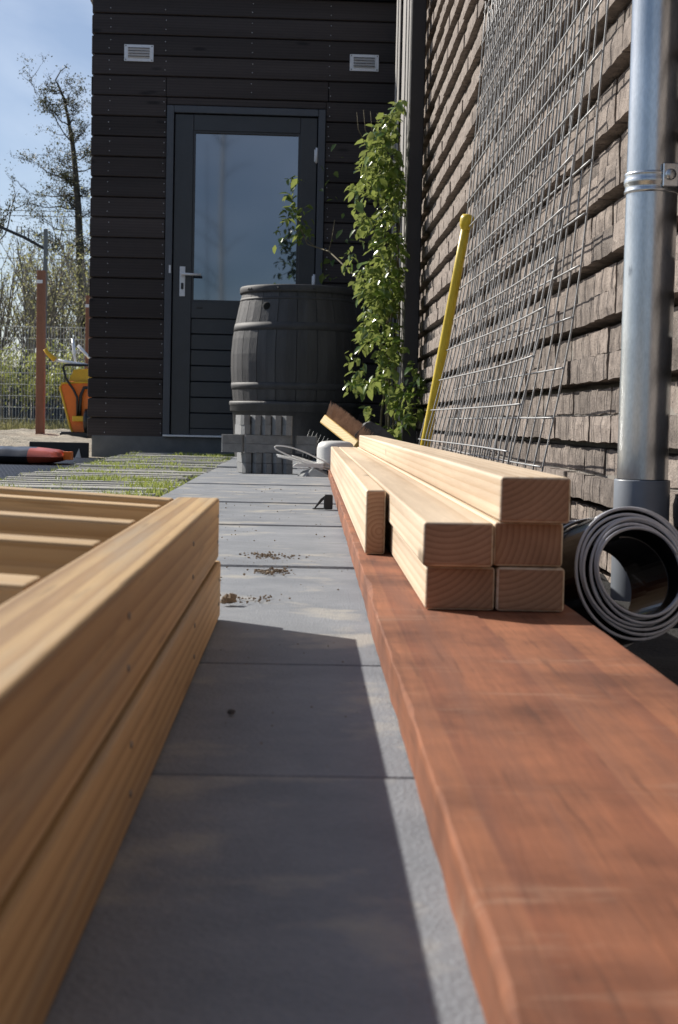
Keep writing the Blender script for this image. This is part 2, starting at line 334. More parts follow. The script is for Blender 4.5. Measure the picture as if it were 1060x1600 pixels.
# black honeycomb ground grid
s = MB(); c = .055
for i in range(int(5 / (c * .75))):
    yy = 4.4 + i * c * .75
    if yy > 9.2: break
    x = -4.6; k = 0; prev = None
    while x < -1.06:
        p = (x, yy + (c * .28 if (k + i) % 2 else 0)); 
        if prev:
            (ax, ay), (bx, by) = prev, p
            s.add([(ax, ay, -.06), (bx, by, -.06), (bx, by, -.035), (ax, ay, -.035), (ax, ay + .007, -.033), (bx, by + .007, -.033)], [(0, 1, 2, 3), (3, 2, 5, 4)])
        if (k + i) % 2: s.add([(p[0], p[1], -.06), (p[0], p[1] + c * .5, -.06), (p[0], p[1] + c * .5, -.035), (p[0], p[1], -.035), (p[0] + .003, p[1], -.035), (p[0] + .003, p[1] + c * .5, -.035)], [(0, 1, 2, 3), (3, 2, 5, 4)])
        prev = p; x += c * .5; k += 1
s.build('ground_grid', plain('grid plastic', (.013, .013, .014), .28), kind='stuff', label='black plastic honeycomb gravel grid left of the grass strip', category='ground grid')

# ------------------------------------------------------------------ shed
W0, P0, NP = .085, .1274, 22          # siding start height, pitch, rows
shed = thing('shed', 'dark timber clad shed with a glazed door at the end of the path', 'shed', (-1.377, 9.78, 0), R(1.1))
DX0, DX1, DTOP = .472, 1.478, 2.196   # door opening in shed coordinates
s = MB(); s.box(.012, .474, .032, 3.6, .10, 2.95); s.box(1.476, 4.5, .032, 3.6, .10, 2.95); s.box(.4745, 1.4755, .032, 3.6, 2.19, 2.95); s.box(.4745, 1.4755, .12, 3.6, .10, 2.1895); s.build('wall', plain('black membrane', (.012, .011, .011), .8), shed)
s = MB(); s.box(.02, 4.5, -.004, 3.6, -.12, .098, .004); s.build('plinth', CONC, shed)
def plank(x0, x1, z0, z1, first=False):
    # profile: slightly tilted board with chamfered top and bottom edges
    h = z1 - z0; t = .022; c = .005
    poly = [(.030, 0), (.006, 0), (0, c), (.003, h - c), (.009, h), (.030, h)]
    s = MB(); n = len(poly)
    s.add([(x0, a, z0 + b) for a, b in poly] + [(x1, a, z0 + b) for a, b in poly],
          [tuple(range(n)), tuple(range(2 * n - 1, n - 1, -1))] + [(i, (i + 1) % n, n + (i + 1) % n, n + i) for i in range(n)])
    s.build('plank', SIDING, shed, loc=(U(-.003, .003) if x0 < .1 else 0, U(-.0015, .0015), 0), rot=(0, 0, 0))
g = .0035
for i in range(NP):
    z0 = W0 + i * P0; z1 = z0 + P0 - g
    if i < 16:
        plank(0, DX0 - .004, z0, z1); plank(DX1 + .004, 3.2, z0, z1)
    elif i == 16:
        plank(0, DX0 - .004, z0, z1); plank(DX1 + .004, 3.2, z0, z1); plank(DX0, DX1, DTOP + .004, z1)
    elif i == 17:
        plank(0, DX0 - .012, z0, z1); plank(DX0 - .006, DX1 + .012, z0, z1); plank(DX1 + .018, 3.2, z0, z1)
    else: plank(0, 3.2, z0, z1)
# left side cladding edge boards
for i in range(NP):
    z0 = W0 + i * P0
    s = MB(); s.box(-.010 - U(0, .003), .010, .033, 3.6, z0 + .006, z0 + P0 - .008, .003); s.build('side_plank', SIDING, shed)
s = MB()
for i in range(NP):
    for dz in (.035, .09):
        z = W0 + i * P0 + dz
        for x in (.107, .455, 1.005, 1.50, 1.93, 2.4):
            if i < 16 and .46 < x < 1.48: continue
            if i == 16 and x > .46 and x < 1.48: continue
            xx = x + U(-.006, .006); zz = z + U(-.006, .006)
            s.lathe([(0, 0), (.0030, 0), (.0024, .0015), (0, .0018)], 6)
            k = 24
            for q in range(len(s.v) - k, len(s.v)):
                vx, vy, vz = s.v[q]; s.v[q] = (xx + vx, -.0015 - vz, zz + vy)
s.build('nail_heads', ALU, shed, kind='stuff')
s = MB(); s.box(-.05, 4.6, -.045, 3.7, 2.892, 2.935, .004); s.box(-.06, 4.6, -.06, 3.7, 2.937, 3.03, .006); s.build('roof_edge', plain('zinc blue trim', (.10, .12, .15), .35, metal=.5), shed)
# door frame
fr = MB(); fw = .045
fr.box(DX0, DX0 + fw, -.014, .09, .098, DTOP, .003); fr.box(DX1 - fw, DX1, -.014, .09, .098, DTOP, .003)
fr.box(DX0 + fw + .0005, DX1 - fw - .0005, -.014, .09, DTOP - fw, DTOP, .003)
fr.build('door_frame', DARKP, shed)
# door leaf > stiles, rails, panel boards, glass, handle, hinges
LX0, LX1, LZ0, LZ1 = DX0 + fw + .006, DX1 - fw - .006, .112, DTOP - fw - .006
GX0, GX1, GZ0, GZ1 = .642, 1.32, .965, 2.045
door = MB()
door.box(LX0, GX0, .004, .054, LZ0, LZ1, .003); door.box(GX1, LX1, .004, .054, LZ0, LZ1, .003)
door.box(GX0 + .0006, GX1 - .0006, .005, .053, GZ1, LZ1, .002)
door.box(GX0 + .0006, GX1 - .0006, .005, .053, GZ0 - .105, GZ0, .002)
door.box(GX0 + .0006, GX1 - .0006, .012, .05, LZ0, LZ0 + .04, .002)
door = door.build('door', DOORP, shed)
zz = GZ0 - .105; ph = (zz - LZ0 - .04) / 7
for k in range(7):
    s = MB(); s.box(GX0 + .001, GX1 - .001, .016 + .001 * (k % 2), .04, LZ0 + .04 + k * ph + .0025, LZ0 + .04 + (k + 1) * ph - .0025, .003); s.build('door_board', DOORP, door)
s = MB(); s.box(GX0, GX1, .034, .040, GZ0, GZ1); s.build('glass_pane', GLASS, door)
s = MB()   # glazing bead
for a in ((GX0, GX0 + .012, GZ0, GZ1), (GX1 - .012, GX1, GZ0, GZ1)): s.box(a[0], a[1], .012, .033, a[2], a[3])
s.box(GX0 + .0125, GX1 - .0125, .012, .033, GZ0, GZ0 + .012); s.box(GX0 + .0125, GX1 - .0125, .012, .033, GZ1 - .012, GZ1); s.build('glazing_bead', DOORP, door)
s = MB(); s.box(.566, .602, -.004, .003, .995, 1.185, .002); s.build('handle_plate', ALU, door)
s = MB(); s.tube([(.584, -.003, 1.132), (.584, -.045, 1.132), (.592, -.052, 1.132), (.705, -.052, 1.130)], .0085, 8); s.build('door_handle', ALU, door)
s = MB(); s.box(.576, .592, -.010, -.0045, 1.040, 1.080, .004, seg=2); s.build('keyhole', HOOP, door)
for z in (1.86, 1.06, .3):
    s = MB(); s.tube([(GX1 + .105, -.006, z), (GX1 + .105, -.006, z + .095)], .008, 8); s.box(GX1 + .09, GX1 + .12, -.002, .001, z + .01, z + .085); s.build('hinge', ALU, door)
s = MB(); s.box(DX0 + .026, DX0 + .038, -.018, -.0145, 1.14, 1.19); s.build('strike_plate', ALU, shed)
s = MB(); s.box(DX0 + .045, DX0 + .13, -.020, -.0146, .915, .92); 
s.v = []; s.f = []; s.m = []; s.sm = []
s.box(DX0 + .002, DX1 - .002, -.035, .05, .0985, .111, .002); s.build('threshold', ALU, shed)
s = MB(); s.box(GX0 + .035, GX0 + .075, .0015, .0045, GZ0 - .045, GZ0 - .035, .001); s.build('drain_cap', BLACK, door)
def vent(x, z, label):
    t = thing('vent_grille', label, 'vent', (x, 0, z), 0, 'louvred vent grilles on the shed wall')
    t.location = shed.matrix_basis @ Vector((x, -.001, z)); t.rotation_euler = (0, 0, R(1.1))
    s = MB(); w, h = .092, .052
    s.box(-w, w, -.006, -.0012, -h, -h + .018, .001); s.box(-w, w, -.006, -.0012, h - .018, h, .001)
    s.box(-w, -w + .024, -.006, -.0012, -h + .0182, h - .0182); s.box(w - .024, w, -.006, -.0012, -h + .0182, h - .0182); s.build('grille_frame', ALU, t)
    for k in range(4):
        zc = -h + .018 + (2 * h - .036) * (k + .5) / 4
        s = MB(); s.add([(-w + .024, -.001, zc - .009), (w - .024, -.001, zc - .009), (w - .024, -.016, zc + .001), (-w + .024, -.016, zc + .001), (-w + .024, -.001, zc + .0015), (w - .024, -.001, zc + .0015)], [(0, 1, 2, 3), (3, 2, 5, 4)]); s.build('louvre', ALU, t)
    s = MB()
    for a in (-w + .01, w - .01):
        for c in (-h + .009, h - .009): s.box(a - .003, a + .003, -.008, -.0062, c - .003, c + .003)
    s.build('screws', HOOP, t)
for me in [bpy.context.evaluated_depsgraph_get()]: me.update()
vent(.289, 2.515, 'small aluminium louvred vent left of the shed door, near the corner')
vent(1.716, 2.498, 'small aluminium louvred vent right of the shed door, next to the slats')

# ------------------------------------------------------------------ brick wall
wall = thing('brick_wall', 'rough brown brick wall with deep shadow joints along the right side', 'wall', (0, 0, 0))
BL, BH, CP = .208, .0505, .0615
def brickmesh(seed, keep=True):
    r = random.Random(seed); nx, nz = 5, 3; L_, H_ = BL, BH; vs = []; fs = []
    for j in range(nz + 1):
        for i in range(nx + 1):
            y_ = L_ * i / nx; z_ = H_ * j / nz; e = (i in (0, nx)) or (j in (0, nz))
            d = (.0006 + r.uniform(0, .0022)) if e else r.uniform(-.0010, .0012)
            if j in (0,): z_ += r.uniform(-.0025, .0025)
            if j == nz: z_ += r.uniform(-.002, .002)
            vs.append((d, y_ + (r.uniform(-.0015, .0015) if e else 0), z_))
    for j in range(nz):
        for i in range(nx):
            a = j * (nx + 1) + i; fs.append((a, a + 1, a + nx + 2, a + nx + 1))
    loop = [i for i in range(nx + 1)] + [j * (nx + 1) + nx for j in range(1, nz + 1)] + [nz * (nx + 1) + i for i in range(nx - 1, -1, -1)] + [j * (nx + 1) for j in range(nz - 1, 0, -1)]
    b = len(vs)
    for k in loop: vs.append((.07, vs[k][1], vs[k][2]))
    for k in range(len(loop)): l = (k + 1) % len(loop); fs.append((loop[k], loop[l], b + l, b + k))
    return vs, fs
variants = [brickmesh(100 + k) for k in range(12)]
vmesh = []
for vs, fs in variants:
    s = MB(); s.add(vs, fs); vmesh.append(s.mesh('brick', BRICK))
slots = []
for row in range(-2, 50):
    z = .190 - .123 * 2 + CP * row + (-.0045 if row % 2 else 0)
    fx = .587 if row % 2 == 0 else .609
    off = (row % 2) * .105 + ((row // 2) % 2) * .052
    y = -1.0 + off
    while y < 9.6:
        slots.append((y, z, fx + U(-.003, .003)))
        y += BL + .009
seen = [q for q in slots if q[0] > 2.15 and 0.0 < q[1] < .22 + q[0] * .285 and not (q[1] < .1 and q[0] > 3.2)]
seen.sort(key=lambda q: q[0]); vis = set(id(q) for q in seen[:300])
rest = MB()
for q in slots:
    y, z, fx = q; k = rnd.randrange(12); fl = rnd.random() < .5
    if id(q) in vis:
        link('brick', vmesh[k], wall, (fx, y, z), (R(180), 0, 0) if False else (0, 0, 0))
    else:
        vs, fs = variants[k]; rest.add([(a + fx, b_ + y, c + z) for a, b_, c in vs], fs)
rest.build('bricks', BRICK, wall, kind='stuff')
s = MB(); s.box(.664, 1.2, -1.0, 9.74, -.3, 3.3)
for row in range(-2, 50, 2):
    z = .190 - .246 + CP * row; s.box(.6135, .6635, -1.0, 9.7, z + .006, z + .1035)
s.build('mortar', MORTAR, wall)

# dark corner post and vertical slats
t = thing('corner_post', 'dark square timber post at the far end of the brick wall', 'post', (.528, 7.63, 0))
s = MB(); s.box(-.036, .036, -.033, .06, -.05, 3.3, .004); s.build('post_shaft', POSTP, t)
s = MB(); s.box(-.044, .044, -.04, .067, -.05, .012, .003); s.build('post_foot', HOOP, t)
t = thing('slat_screen', 'tall screen of upright grey slats running back from the post to the shed', 'screen', (.50, 7.75, 0))
for k in range(6):
    s = MB(); s.box(.002, .008, .02 + k * .235, .02 + k * .235 + .13, .02, 3.25, .003); s.build('slat', SLAT, t, rot=(0, 0, U(-.01, .01)))
for z in (.3, 1.7, 3.0):
    s = MB(); s.box(.0085, .05, 0, 1.5, z, z + .05, .003); s.build('batten', POSTP, t)

# ------------------------------------------------------------------ downpipe
t = thing('downpipe', 'galvanised zinc rain downpipe in a grey plastic sleeve beside the brick wall', 'pipe', (.5325, 2.37, -.05))
s = MB(); s.lathe([(.0395, .19), (.0395, 3.3)], 48); s.build('pipe', ZINC, t)
s = MB(); s.lathe([(.0435, 0), (.0435, .187), (.0425, .189), (.0400, .189)], 48); s.build('sleeve', PVC, t)
s = MB(); s.lathe([(.0398, .646), (.0425, .647), (.0425, .650), (.0412, .653), (.0412, .657), (.0432, .661), (.0432, .667), (.0412, .671), (.0425, .674), (.0425, .677), (.0398, .678)], 48)
s.box(.006, .030, -.0475, -.0435, .652, .688, .0015); s.box(.037, .075, -.008, .008, .655, .672, .002)
br = s.build('bracket', ZINC, t, loc=(0, 0, -.015))
s = MB(); s.lathe([(0, 0), (.0085, 0), (.0085, .004), (.006, .006), (0, .006)], 12)
s.v = [(.017 + x, -.0476 - z, .670 + y) for x, y, z in s.v]; s.build('bolt', ZINC, br)

# ------------------------------------------------------------------ wire mesh panels
def interp(tab, z):
    if z <= tab[0][0]: a, b_ = tab[0], tab[1]
    else:
        for a, b_ in zip(tab, tab[1:]):
            if z <= b_[0]: break
    return a[1] + (b_[1] - a[1]) * (z - a[0]) / (b_[0] - a[0])
def panel(label, tab, ynear, yfar, zb, zt, shear, bend, pitch, grp):
    t = thing('wire_mesh_panel', label, 'wire mesh', (0, 0, 0), 0, grp)
    def P(u, z, off=0):
        y = ynear + u * (yfar - ynear) + shear * (z - .136)
        return (interp(tab, z) + bend(u, z) + off, y, z)
    n = int((yfar - ynear) / pitch)
    for i in range(n + 1):
        s = MB(); s.tube([P(i / n, zb + (zt - zb) * k / 12) for k in range(13)], .0021, 5); s.build('wire', WIRE, t)
    z = zb + .01
    while z <= zt:
        s = MB(); s.tube([P(k / 16, z, -.004) for k in range(17)], .0021, 5); s.build('wire', WIRE, t); z += .1
    return t
A_ = [(.0, .468), (.136, .488), (.236, .505), (.336, .520), (.436, .532), (.536, .540), (.736, .550), (1.036, .560), (1.6, .575)]
B_ = [(.0, .418), (.164, .434), (.264, .456), (.364, .476), (.464, .495), (.564, .510), (.664, .524), (.764, .534), (.964, .548), (1.6, .568)]
panel('welded wire mesh sheet lying closest against the brick wall, its end nearest the pipe', A_, 3.08, 5.25, .026, 1.56, -.19, lambda u, z: -.020 * math.sin(u * 3.1) * max(0, 1 - z * .9), .10, 'wire mesh sheets leaning on the brick wall')
panel('welded wire mesh sheet standing frontmost, its lower edge kicked out from the wall', B_, 3.20, 5.32, .054, 1.60, -.19, lambda u, z: (.012 * math.sin(u * 5) - .02 * u * u) * max(0, 1 - z * .8), .10, 'wire mesh sheets leaning on the brick wall')

# yellow tool handle
t = thing('tool_handle', 'yellow tool handle with a round knob leaning on the wire mesh', 'handle', (.395, 5.21, 0))
dx, dy, dz = .524 - .395, -.20, .90
s = MB(); s.tube([(dx * k, dy * k, dz * k) for k in (0, .2, .5, .8, .985)], [.0175, .0172, .0165, .0155, .015], 14); s.build('shaft', YEL, t)
ax = Vector((dx, dy, dz)).normalized(); q = ax.to_track_quat('Z', 'Y')
s = MB(); s.lathe([(.0158, -.045), (.0215, -.035), (.0235, -.020), (.0235, -.008), (.018, .003), (0, .006)], 18)
s.v = [tuple(q @ Vector(p) + Vector((dx, dy, dz))) for p in s.v]; s.build('knob', YEL, t)

# ------------------------------------------------------------------ boards and beams
def beam(name, x0, x1, y0, y1, z0, z1, label, cat, grp=None, mats=(PINE, PINE_END), bev=.004, yaw=0, nseg=3, jit=0):
    w, h, l = x1 - x0, z1 - z0, y1 - y0
    s = MB(); s.box(0, w, 0, l, 0, h, bev, 0, 1, 1, nseg); 
    return s.build(name, list(mats), None, (x0, y0, z0), (0, 0, yaw), label=label, category=cat, group=grp)
s = MB(); NB = 420; Wb, Lb, Hb = .206, 6.25, .0317; cs = []
for k in range(NB + 1):
    y_ = Lb * k / NB; q = lambda f_, a_, o_: a_ * noise.noise(Vector((y_ * f_, o_, 1.7)))
    l = q(14, .0012, 1) + q(3, .0010, 2); rr_ = q(12, .0010, 5); ch = .0010 + abs(q(22, .0018, 9)) + max(0, q(6, .005, 12)); tp = q(9, .0005, 15)
    cs.append([(l, y_, 0), (l, y_, Hb - ch), (l + ch * .35, y_, Hb - ch * .4), (l + ch, y_, Hb + tp), (Wb * .3, y_, Hb + q(7, .0005, 20)), (Wb * .65, y_, Hb + q(7, .0005, 24)), (Wb - .003 + rr_, y_, Hb), (Wb + rr_, y_, Hb - .003), (Wb + rr_, y_, 0)])
n_ = 9; s.add([p for c_ in cs for p in c_], [(k * n_ + i, k * n_ + (i + 1) % n_, (k + 1) * n_ + (i + 1) % n_, (k + 1) * n_ + i) for k in range(NB) for i in range(n_)], 0, False)
s.add(cs[0], [tuple(range(9))]); s.add(cs[-1], [tuple(range(9))])
s.build('hardwood_board', HARD, None, (.0655, -.35, .0008), (0, 0, -.0054), label='long reddish brown hardwood board lying on the path, under the pine beams', category='board')
G = 'pine beams stacked on the hardwood board'; yw = -.0034
beam('pine_beam', .1250, .1950, 1.512, 5.80, .0330, .0772, 'pine beam at the bottom left of the stack', 'beam', G, yaw=yw)
beam('pine_beam', .1965, .2650, 1.510, 5.84, .0330, .0776, 'pine beam at the bottom right of the stack, next to the black coil', 'beam', G, yaw=yw)
beam('pine_beam', .1205, .1910, 1.500, 5.80, .0780, .1225, 'pine beam lying second from the ground, topmost of the left column', 'beam', G, yaw=yw)
beam('pine_beam', .1925, .2625, 1.512, 5.84, .0784, .1232, 'pine beam in the middle of the right column', 'beam', G, yaw=yw)
beam('pine_beam', .1945, .2645, 1.488, 5.70, .1240, .1695, 'single topmost pine beam of the whole stack', 'beam', G, yaw=yw)
beam('pine_plank', .0895, .1180, 2.136, 5.72, .0331, .1245, 'pine plank standing on its narrow edge left of the beam stack', 'plank', None, yaw=-.0040)

# ------------------------------------------------------------------ left timber frames
def tframe(label, z0, z1, bars, x1, end, grp, tilt):
    t = thing('timber_frame', label, 'timber frame', (x1, end, z0), 0, grp)
    h = z1 - z0
    s = MB(); s.box(-.047, 0, -2.3, 0, 0, h, .0028, 0, 1, 1, 2); s.build('side_rail', [FRAME, FRAME_END], t)
    s = MB()
    for yb, wd in bars[::2]:
        for dz in (.3, .72): s.lathe([(0, .0010), (.0019, .0008), (.0022, 0)], 8); s.v[-24:] = [(z_ + .0001, yb - end + x_, h * dz + y_) for x_, y_, z_ in s.v[-24:]]
    s.build('screw_heads', STEEL, t, kind='stuff')
    for yb, wd in bars:
        s = MB(); s.box(-1.25, -.002, -wd / 2, wd / 2, -h, -.001, .0025, 0, 1, 0, 2)
        s.build('cross_bar', [FRAME_X, FRAME_END], t, loc=(-.0472, yb - end, h), rot=(0, tilt, 0))
    s = MB(); s.box(-.047, 0, -2.3, 0, 0, h, .0028, 0, 1, 1, 2); s.build('side_rail', [FRAME, FRAME_END], t, loc=(-1.35, 0, 1.3 * math.sin(tilt)))
    return t
bars = [(1.638, .044), (1.50, .04), (1.27, .042), (1.05, .044), (.80, .05), (.55, .05), (.3, .05), (.05, .05)]
tframe('weathered timber frame lying on top of the other one at the left', .0672, .1335, bars, -.0905, 1.662, 'timber frames stacked on the path', R(2.8))
tframe('lower weathered timber frame resting on the path at the left', .0008, .0638, bars, -.0885, 1.674, 'timber frames stacked on the path', R(0))

# ------------------------------------------------------------------ black coil
t = thing('coil', 'coil of glossy black plastic strip leaning beside the hardwood board', 'coil', (.389, 1.765, .049))
axd = Vector((-.036, .120, -.034)); axn = axd.normalized(); e1 = Vector((1, .2, 0)); e1 = (e1 - axn * e1.dot(axn)).normalized(); e2 = axn.cross(e1) * -1
if e2.z < 0: e2 = -e2
def coilstrip(s, turns, r0, dr, wd, a0=0, m=0, ecc=1.0, off=(0, 0), cone=0):
    N = int(turns * 56); th = .0017; pts = []
    for k in range(N + 1):
        a = a0 + 2 * math.pi * k / 56; r = r0 + dr * k / 56 + .0016 * math.sin(a * 2.3 + 1) + .0010 * math.sin(a * .61)
        c = e1 * (math.cos(a) * r * ecc + off[0]) + e2 * (math.sin(a) * r + off[1]); o = e1 * math.cos(a) + e2 * math.sin(a)
        j = .003 * math.sin(k * .11 + a0) - (cone * (N - k) / 56) / .16
        pts.append([c + axd * j, c + axd * wd, c + axd * wd + o * th, c + axd * j + o * th])
    b = len(s.v)
    for p in pts: s.v += [tuple(q) for q in p]
    for k in range(N):
        for i in range(4):
            j = (i + 1) % 4; s.f.append((b + k * 4 + i, b + k * 4 + j, b + (k + 1) * 4 + j, b + (k + 1) * 4 + i)); s.m.append(m); s.sm.append(False)
    for e in (0, N): s.f.append(tuple(b + e * 4 + i for i in range(4))); s.m.append(m); s.sm.append(False)
s = MB(); coilstrip(s, 6.3, .050, .0046, .8, .4, cone=.0036); s.build('strip', COILM, t)
s = MB(); coilstrip(s, .6, .048, -.001, .4, 4.4, off=(-.002, -.004)); s.build('loose_end', COILM, t)
s = MB(); N = int(6.3 * 56)
def cp(k): 
    a = .4 + 2 * math.pi * k / 56; r_ = .050 + .0046 * k / 56 + .0016 * math.sin(a * 2.3 + 1) + .0010 * math.sin(a * .61) + .0009; j = .003 * math.sin(k * .11 + .4) - (.0036 * (N - k) / 56) / .16
    return (e1 * math.cos(a) + e2 * math.sin(a)) * r_ + axd * j - axn * .0018
s.tube([cp(k) for k in range(N + 1)], .0021, 8); s.build('strip_edge_glint', plain('painted strip highlight', (.48, .49, .53), .25, spec=1.0), t)  # pale bead paints the sun highlight along the black strip's edge

for q_ in range(9):   # loose loops round and behind the front turns
    s = MB(); rr_ = .060 + .0035 * q_ + U(-.002, .002); ox, oz = U(-.006, .003), U(-.003, .006); tl = U(-.05, .05); dp = -.10 + .13 * q_ + U(-.03, .03)
    s.tube([(e1 * math.cos(a) * rr_ * U(.995, 1.005) + e2 * math.sin(a) * rr_) + e1 * ox + e2 * oz + axd * (dp + tl * math.cos(a + q_)) for a in [2 * math.pi * k / 60 for k in range(60)]], .0019, 7, closed=True)
    s.build('loop', bpy.data.materials['painted strip highlight'] if q_ % 2 == 0 else COILM, t)  # alternate loops pale: sun glints on black strip put into their colour

# ------------------------------------------------------------------ barrel
bx, by = -.047, 8.72
t = thing('rain_barrel', 'large charcoal rain barrel with hoops and lid in front of the shed door', 'barrel', (bx, by, 0))
def prof(z):
    tab = [(.325, .360), (.40, .369), (.50, .375), (.58, .376), (.68, .368), (.76, .354), (.86, .334), (.93, .318)]
    return interp(tab, z)
NS = 20
for k in range(NS):
    a0 = 2 * math.pi * k / NS; a1 = 2 * math.pi * (k + 1) / NS; s = MB()
    e = .0032; zs = [.325 + (.93 - .325) * i / 14 for i in range(15)]
    vs = []
    for z in zs:
        r = prof(z); ea = e / r
        for (a, rr) in ((a0 + .0003, r - .010), (a0 + ea * .25, r - .002), (a0 + ea * .6, r), ((a0 + a1) / 2, r + .0008), (a1 - ea * .6, r), (a1 - ea * .25, r - .002), (a1 - .0003, r - .010)):
            vs.append((rr * math.cos(a), rr * math.sin(a), z))
    s.add(vs, [(j * 7 + i, j * 7 + i + 1, j * 7 + i + 8, j * 7 + i + 7) for j in range(14) for i in range(6)], 0, False)
    s.build('stave', BARREL, t)
def hoop(z0, z1, extra=.004, m=HOOP, name='hoop'):
    s = MB(); s.lathe([(prof(z0) - .012, z0), (prof(z0) + extra, z0), (prof((z0 + z1) / 2) + extra + .001, (z0 + z1) / 2), (prof(z1) + extra, z1), (prof(z1) - .012, z1)], 64); return s.build(name, m, t)
hoop(.388, .425, .002); hoop(.715, .758, .002); hoop(.885, .900, .0015)
s = MB(); s.lathe([(.31, .925), (.328, .927), (.331, .934), (.331, .958), (.325, .966), (.30, .968), (.29, .955), (0, .962)], 64); lid = s.build('lid', HOOP, t)
for a in (-2.55, -2.48, -1.9, -1.3):
    s = MB(); s.lathe([(0, .006), (.006, .004), (.008, 0)], 8); s.v = [(math.cos(a) * (.331 + z) - math.sin(a) * x, math.sin(a) * (.331 + z) + math.cos(a) * x, .945 + y_) for x, y_, z in s.v]; s.build('rivet', HOOP, lid)
s = MB(); s.lathe([(.375, .322), (.381, .320), (.382, .300), (.377, .296), (.377, .268), (.372, .264), (.362, .262), (.352, .10), (.344, .0)], 64); s.lathe([(.34, .324), (.375, .324)], 64); s.build('stand', BARREL, t)
a = -2.10
s = MB(); s.lathe([(0, .003), (.017, .003), (.021, .001), (.023, -.003)], 16); r = prof(.845) + .002
s.v = [(math.cos(a) * (r + z) - math.sin(a) * x, math.sin(a) * (r + z) + math.cos(a) * x, .845 + y_) for x, y_, z in s.v]; s.build('overflow_hole', plain('hole black', (.002, .002, .002), 1), t)

# ------------------------------------------------------------------ stacked pavers
GB = 'anthracite paving blocks stacked on the path'
def pbmesh(lx, ly, lz, cut=.006):
    s = MB(); p = [(-lx / 2 + cut, -ly / 2), (lx / 2 - cut, -ly / 2), (lx / 2, -ly / 2 + cut), (lx / 2, ly / 2 - cut), (lx / 2 - cut, ly / 2), (-lx / 2 + cut, ly / 2), (-lx / 2, ly / 2 - cut), (-lx / 2, -ly / 2 + cut)]
    s.prism([(a, b_) for a, b_ in p], 0, lz - .001, axis=2); return s.mesh('paving_block', BLOCK)
MENDb = MB(); MENDb.prism([(-.008, -.10), (.014, -.10), (.0190, -.092), (.0190, .10), (-.0195, .10), (-.0195, -.074)], 0, .0405, axis=2); MEND = MENDb.mesh('paving_block', BLOCK); MLONG = pbmesh(.196, .066, .036); MSHORT = pbmesh(.09, .066, .036)
ordn = ['leftmost', 'second from left', 'middle', 'second from right', 'rightmost']
z = 0.0005
for lay, (x0, nm) in enumerate(((-.243, 'bottom'), (-.243, 'bottom'))):
    for k in range(5):
        link('paving_block', MEND, None, (x0 + .0415 * k + U(-.001, .001), 6.32 - k * .011 + U(-.002, .002), z), (0, 0, R(10 + U(-1, 1))), group=GB, category='paving block', label='end-on dark paving block, %s in the %s row of the stack' % (ordn[k], ('ground' if lay == 0 else 'second')))
    z += .0420
for lay in range(2):
    for k, (xc, me) in enumerate(((-.290, MSHORT), (-.143, MLONG), (.012, MSHORT))):
        link('paving_block', me, None, (xc, 6.25 + (.02 if k == 2 else 0), z), (0, 0, R(U(-.6, .6))), group=GB, category='paving block', label='%s dark paving block lying lengthwise in the %s middle layer' % (('left', 'long central', 'right')[k], ('lower', 'upper')[lay]))
    z += .0365
    for xc in (-.19, -.09): pass
for lay in range(2):
    for k in range(5):
        link('paving_block', MEND, None, (-.252 + .0425 * k + U(-.001, .001), 6.33 - k * .011, z), (0, 0, R(10 + U(-1, 1))), group=GB, category='paving block', label='end-on dark paving block, %s in the %s row of the stack' % (ordn[k], ('upper' if lay == 0 else 'topmost')))
    z += .0392
# ------------------------------------------------------------------ things behind the beams
s = MB()
t = thing('plastic_tube', 'pale plastic tube standing upright at the far end of the hardwood board', 'tube', (.128, 6.02, 0))
s = MB(); s.lathe([(.072, .0), (.074, .01), (.074, .112), (.068, .130), (.055, .139), (.03, .142), (0, .142)], 40); s.build('tube_body', PALE, t)
def band(s, pts, w, th=.0015, side=Vector((0, 1, .25))):
    side = side.normalized() * w / 2; pts = [Vector(p) for p in pts]; b = len(s.v)
    for p in pts:
        for q in (p - side, p + side, p + side + Vector((0, 0, th)), p - side + Vector((0, 0, th))): s.v.append(tuple(q))
    for k in range(len(pts) - 1):
        for i in range(4):
            j = (i + 1) % 4; s.f.append((b + k * 4 + i, b + k * 4 + j, b + (k + 1) * 4 + j, b + (k + 1) * 4 + i)); s.m.append(0); s.sm.append(False)
def curve(p0, p1, p2, n=12): return [tuple(Vector(p0) * (1 - t_) ** 2 + Vector(p1) * 2 * t_ * (1 - t_) + Vector(p2) * t_ * t_) for t_ in [k / n for k in range(n + 1)]]
t = thing('strap_bundle', 'bundle of looped white plastic straps lying in front of the paving blocks', 'straps', (.06, 5.95, 0))
s = MB(); pp = curve((.05, 0, .045), (-.09, 0, .125), (-.165, 0, .119)) + [(-.172, 0, .114), (-.170, 0, .108)] + curve((-.166, 0, .105), (-.08, 0, .06), (.05, 0, .035)); s.tube(pp, .0033, 6); s.build('strap_loop', WHITE, t)
for (z0, x1, z1, yy) in ((.03, -.165, .083, .02), (.022, -.16, .078, -.01), (.03, -.105, .080, .03), (.02, -.10, .068, .04), (.012, -.07, .055, .01)):
    s = MB(); s.tube(curve((.05, yy, z0), (-.02, yy, z0 + .03), (x1, yy, z1)), .0032, 5); s.build('strap', WHITE, t)
s = MB(); s.prism([(-.10, .040), (-.085, .052), (.02, .055), (.02, .036)], -.02, .03); s.prism([(-.085, .034), (.02, .034), (.02, .030), (-.08, .030)], -.02, .03); s.build('white_sheet', WHITE, t)
t = thing('trowel', 'grey trowel blade lying flat on the path beside the pale tube', 'trowel', (.05, 5.90, .001))
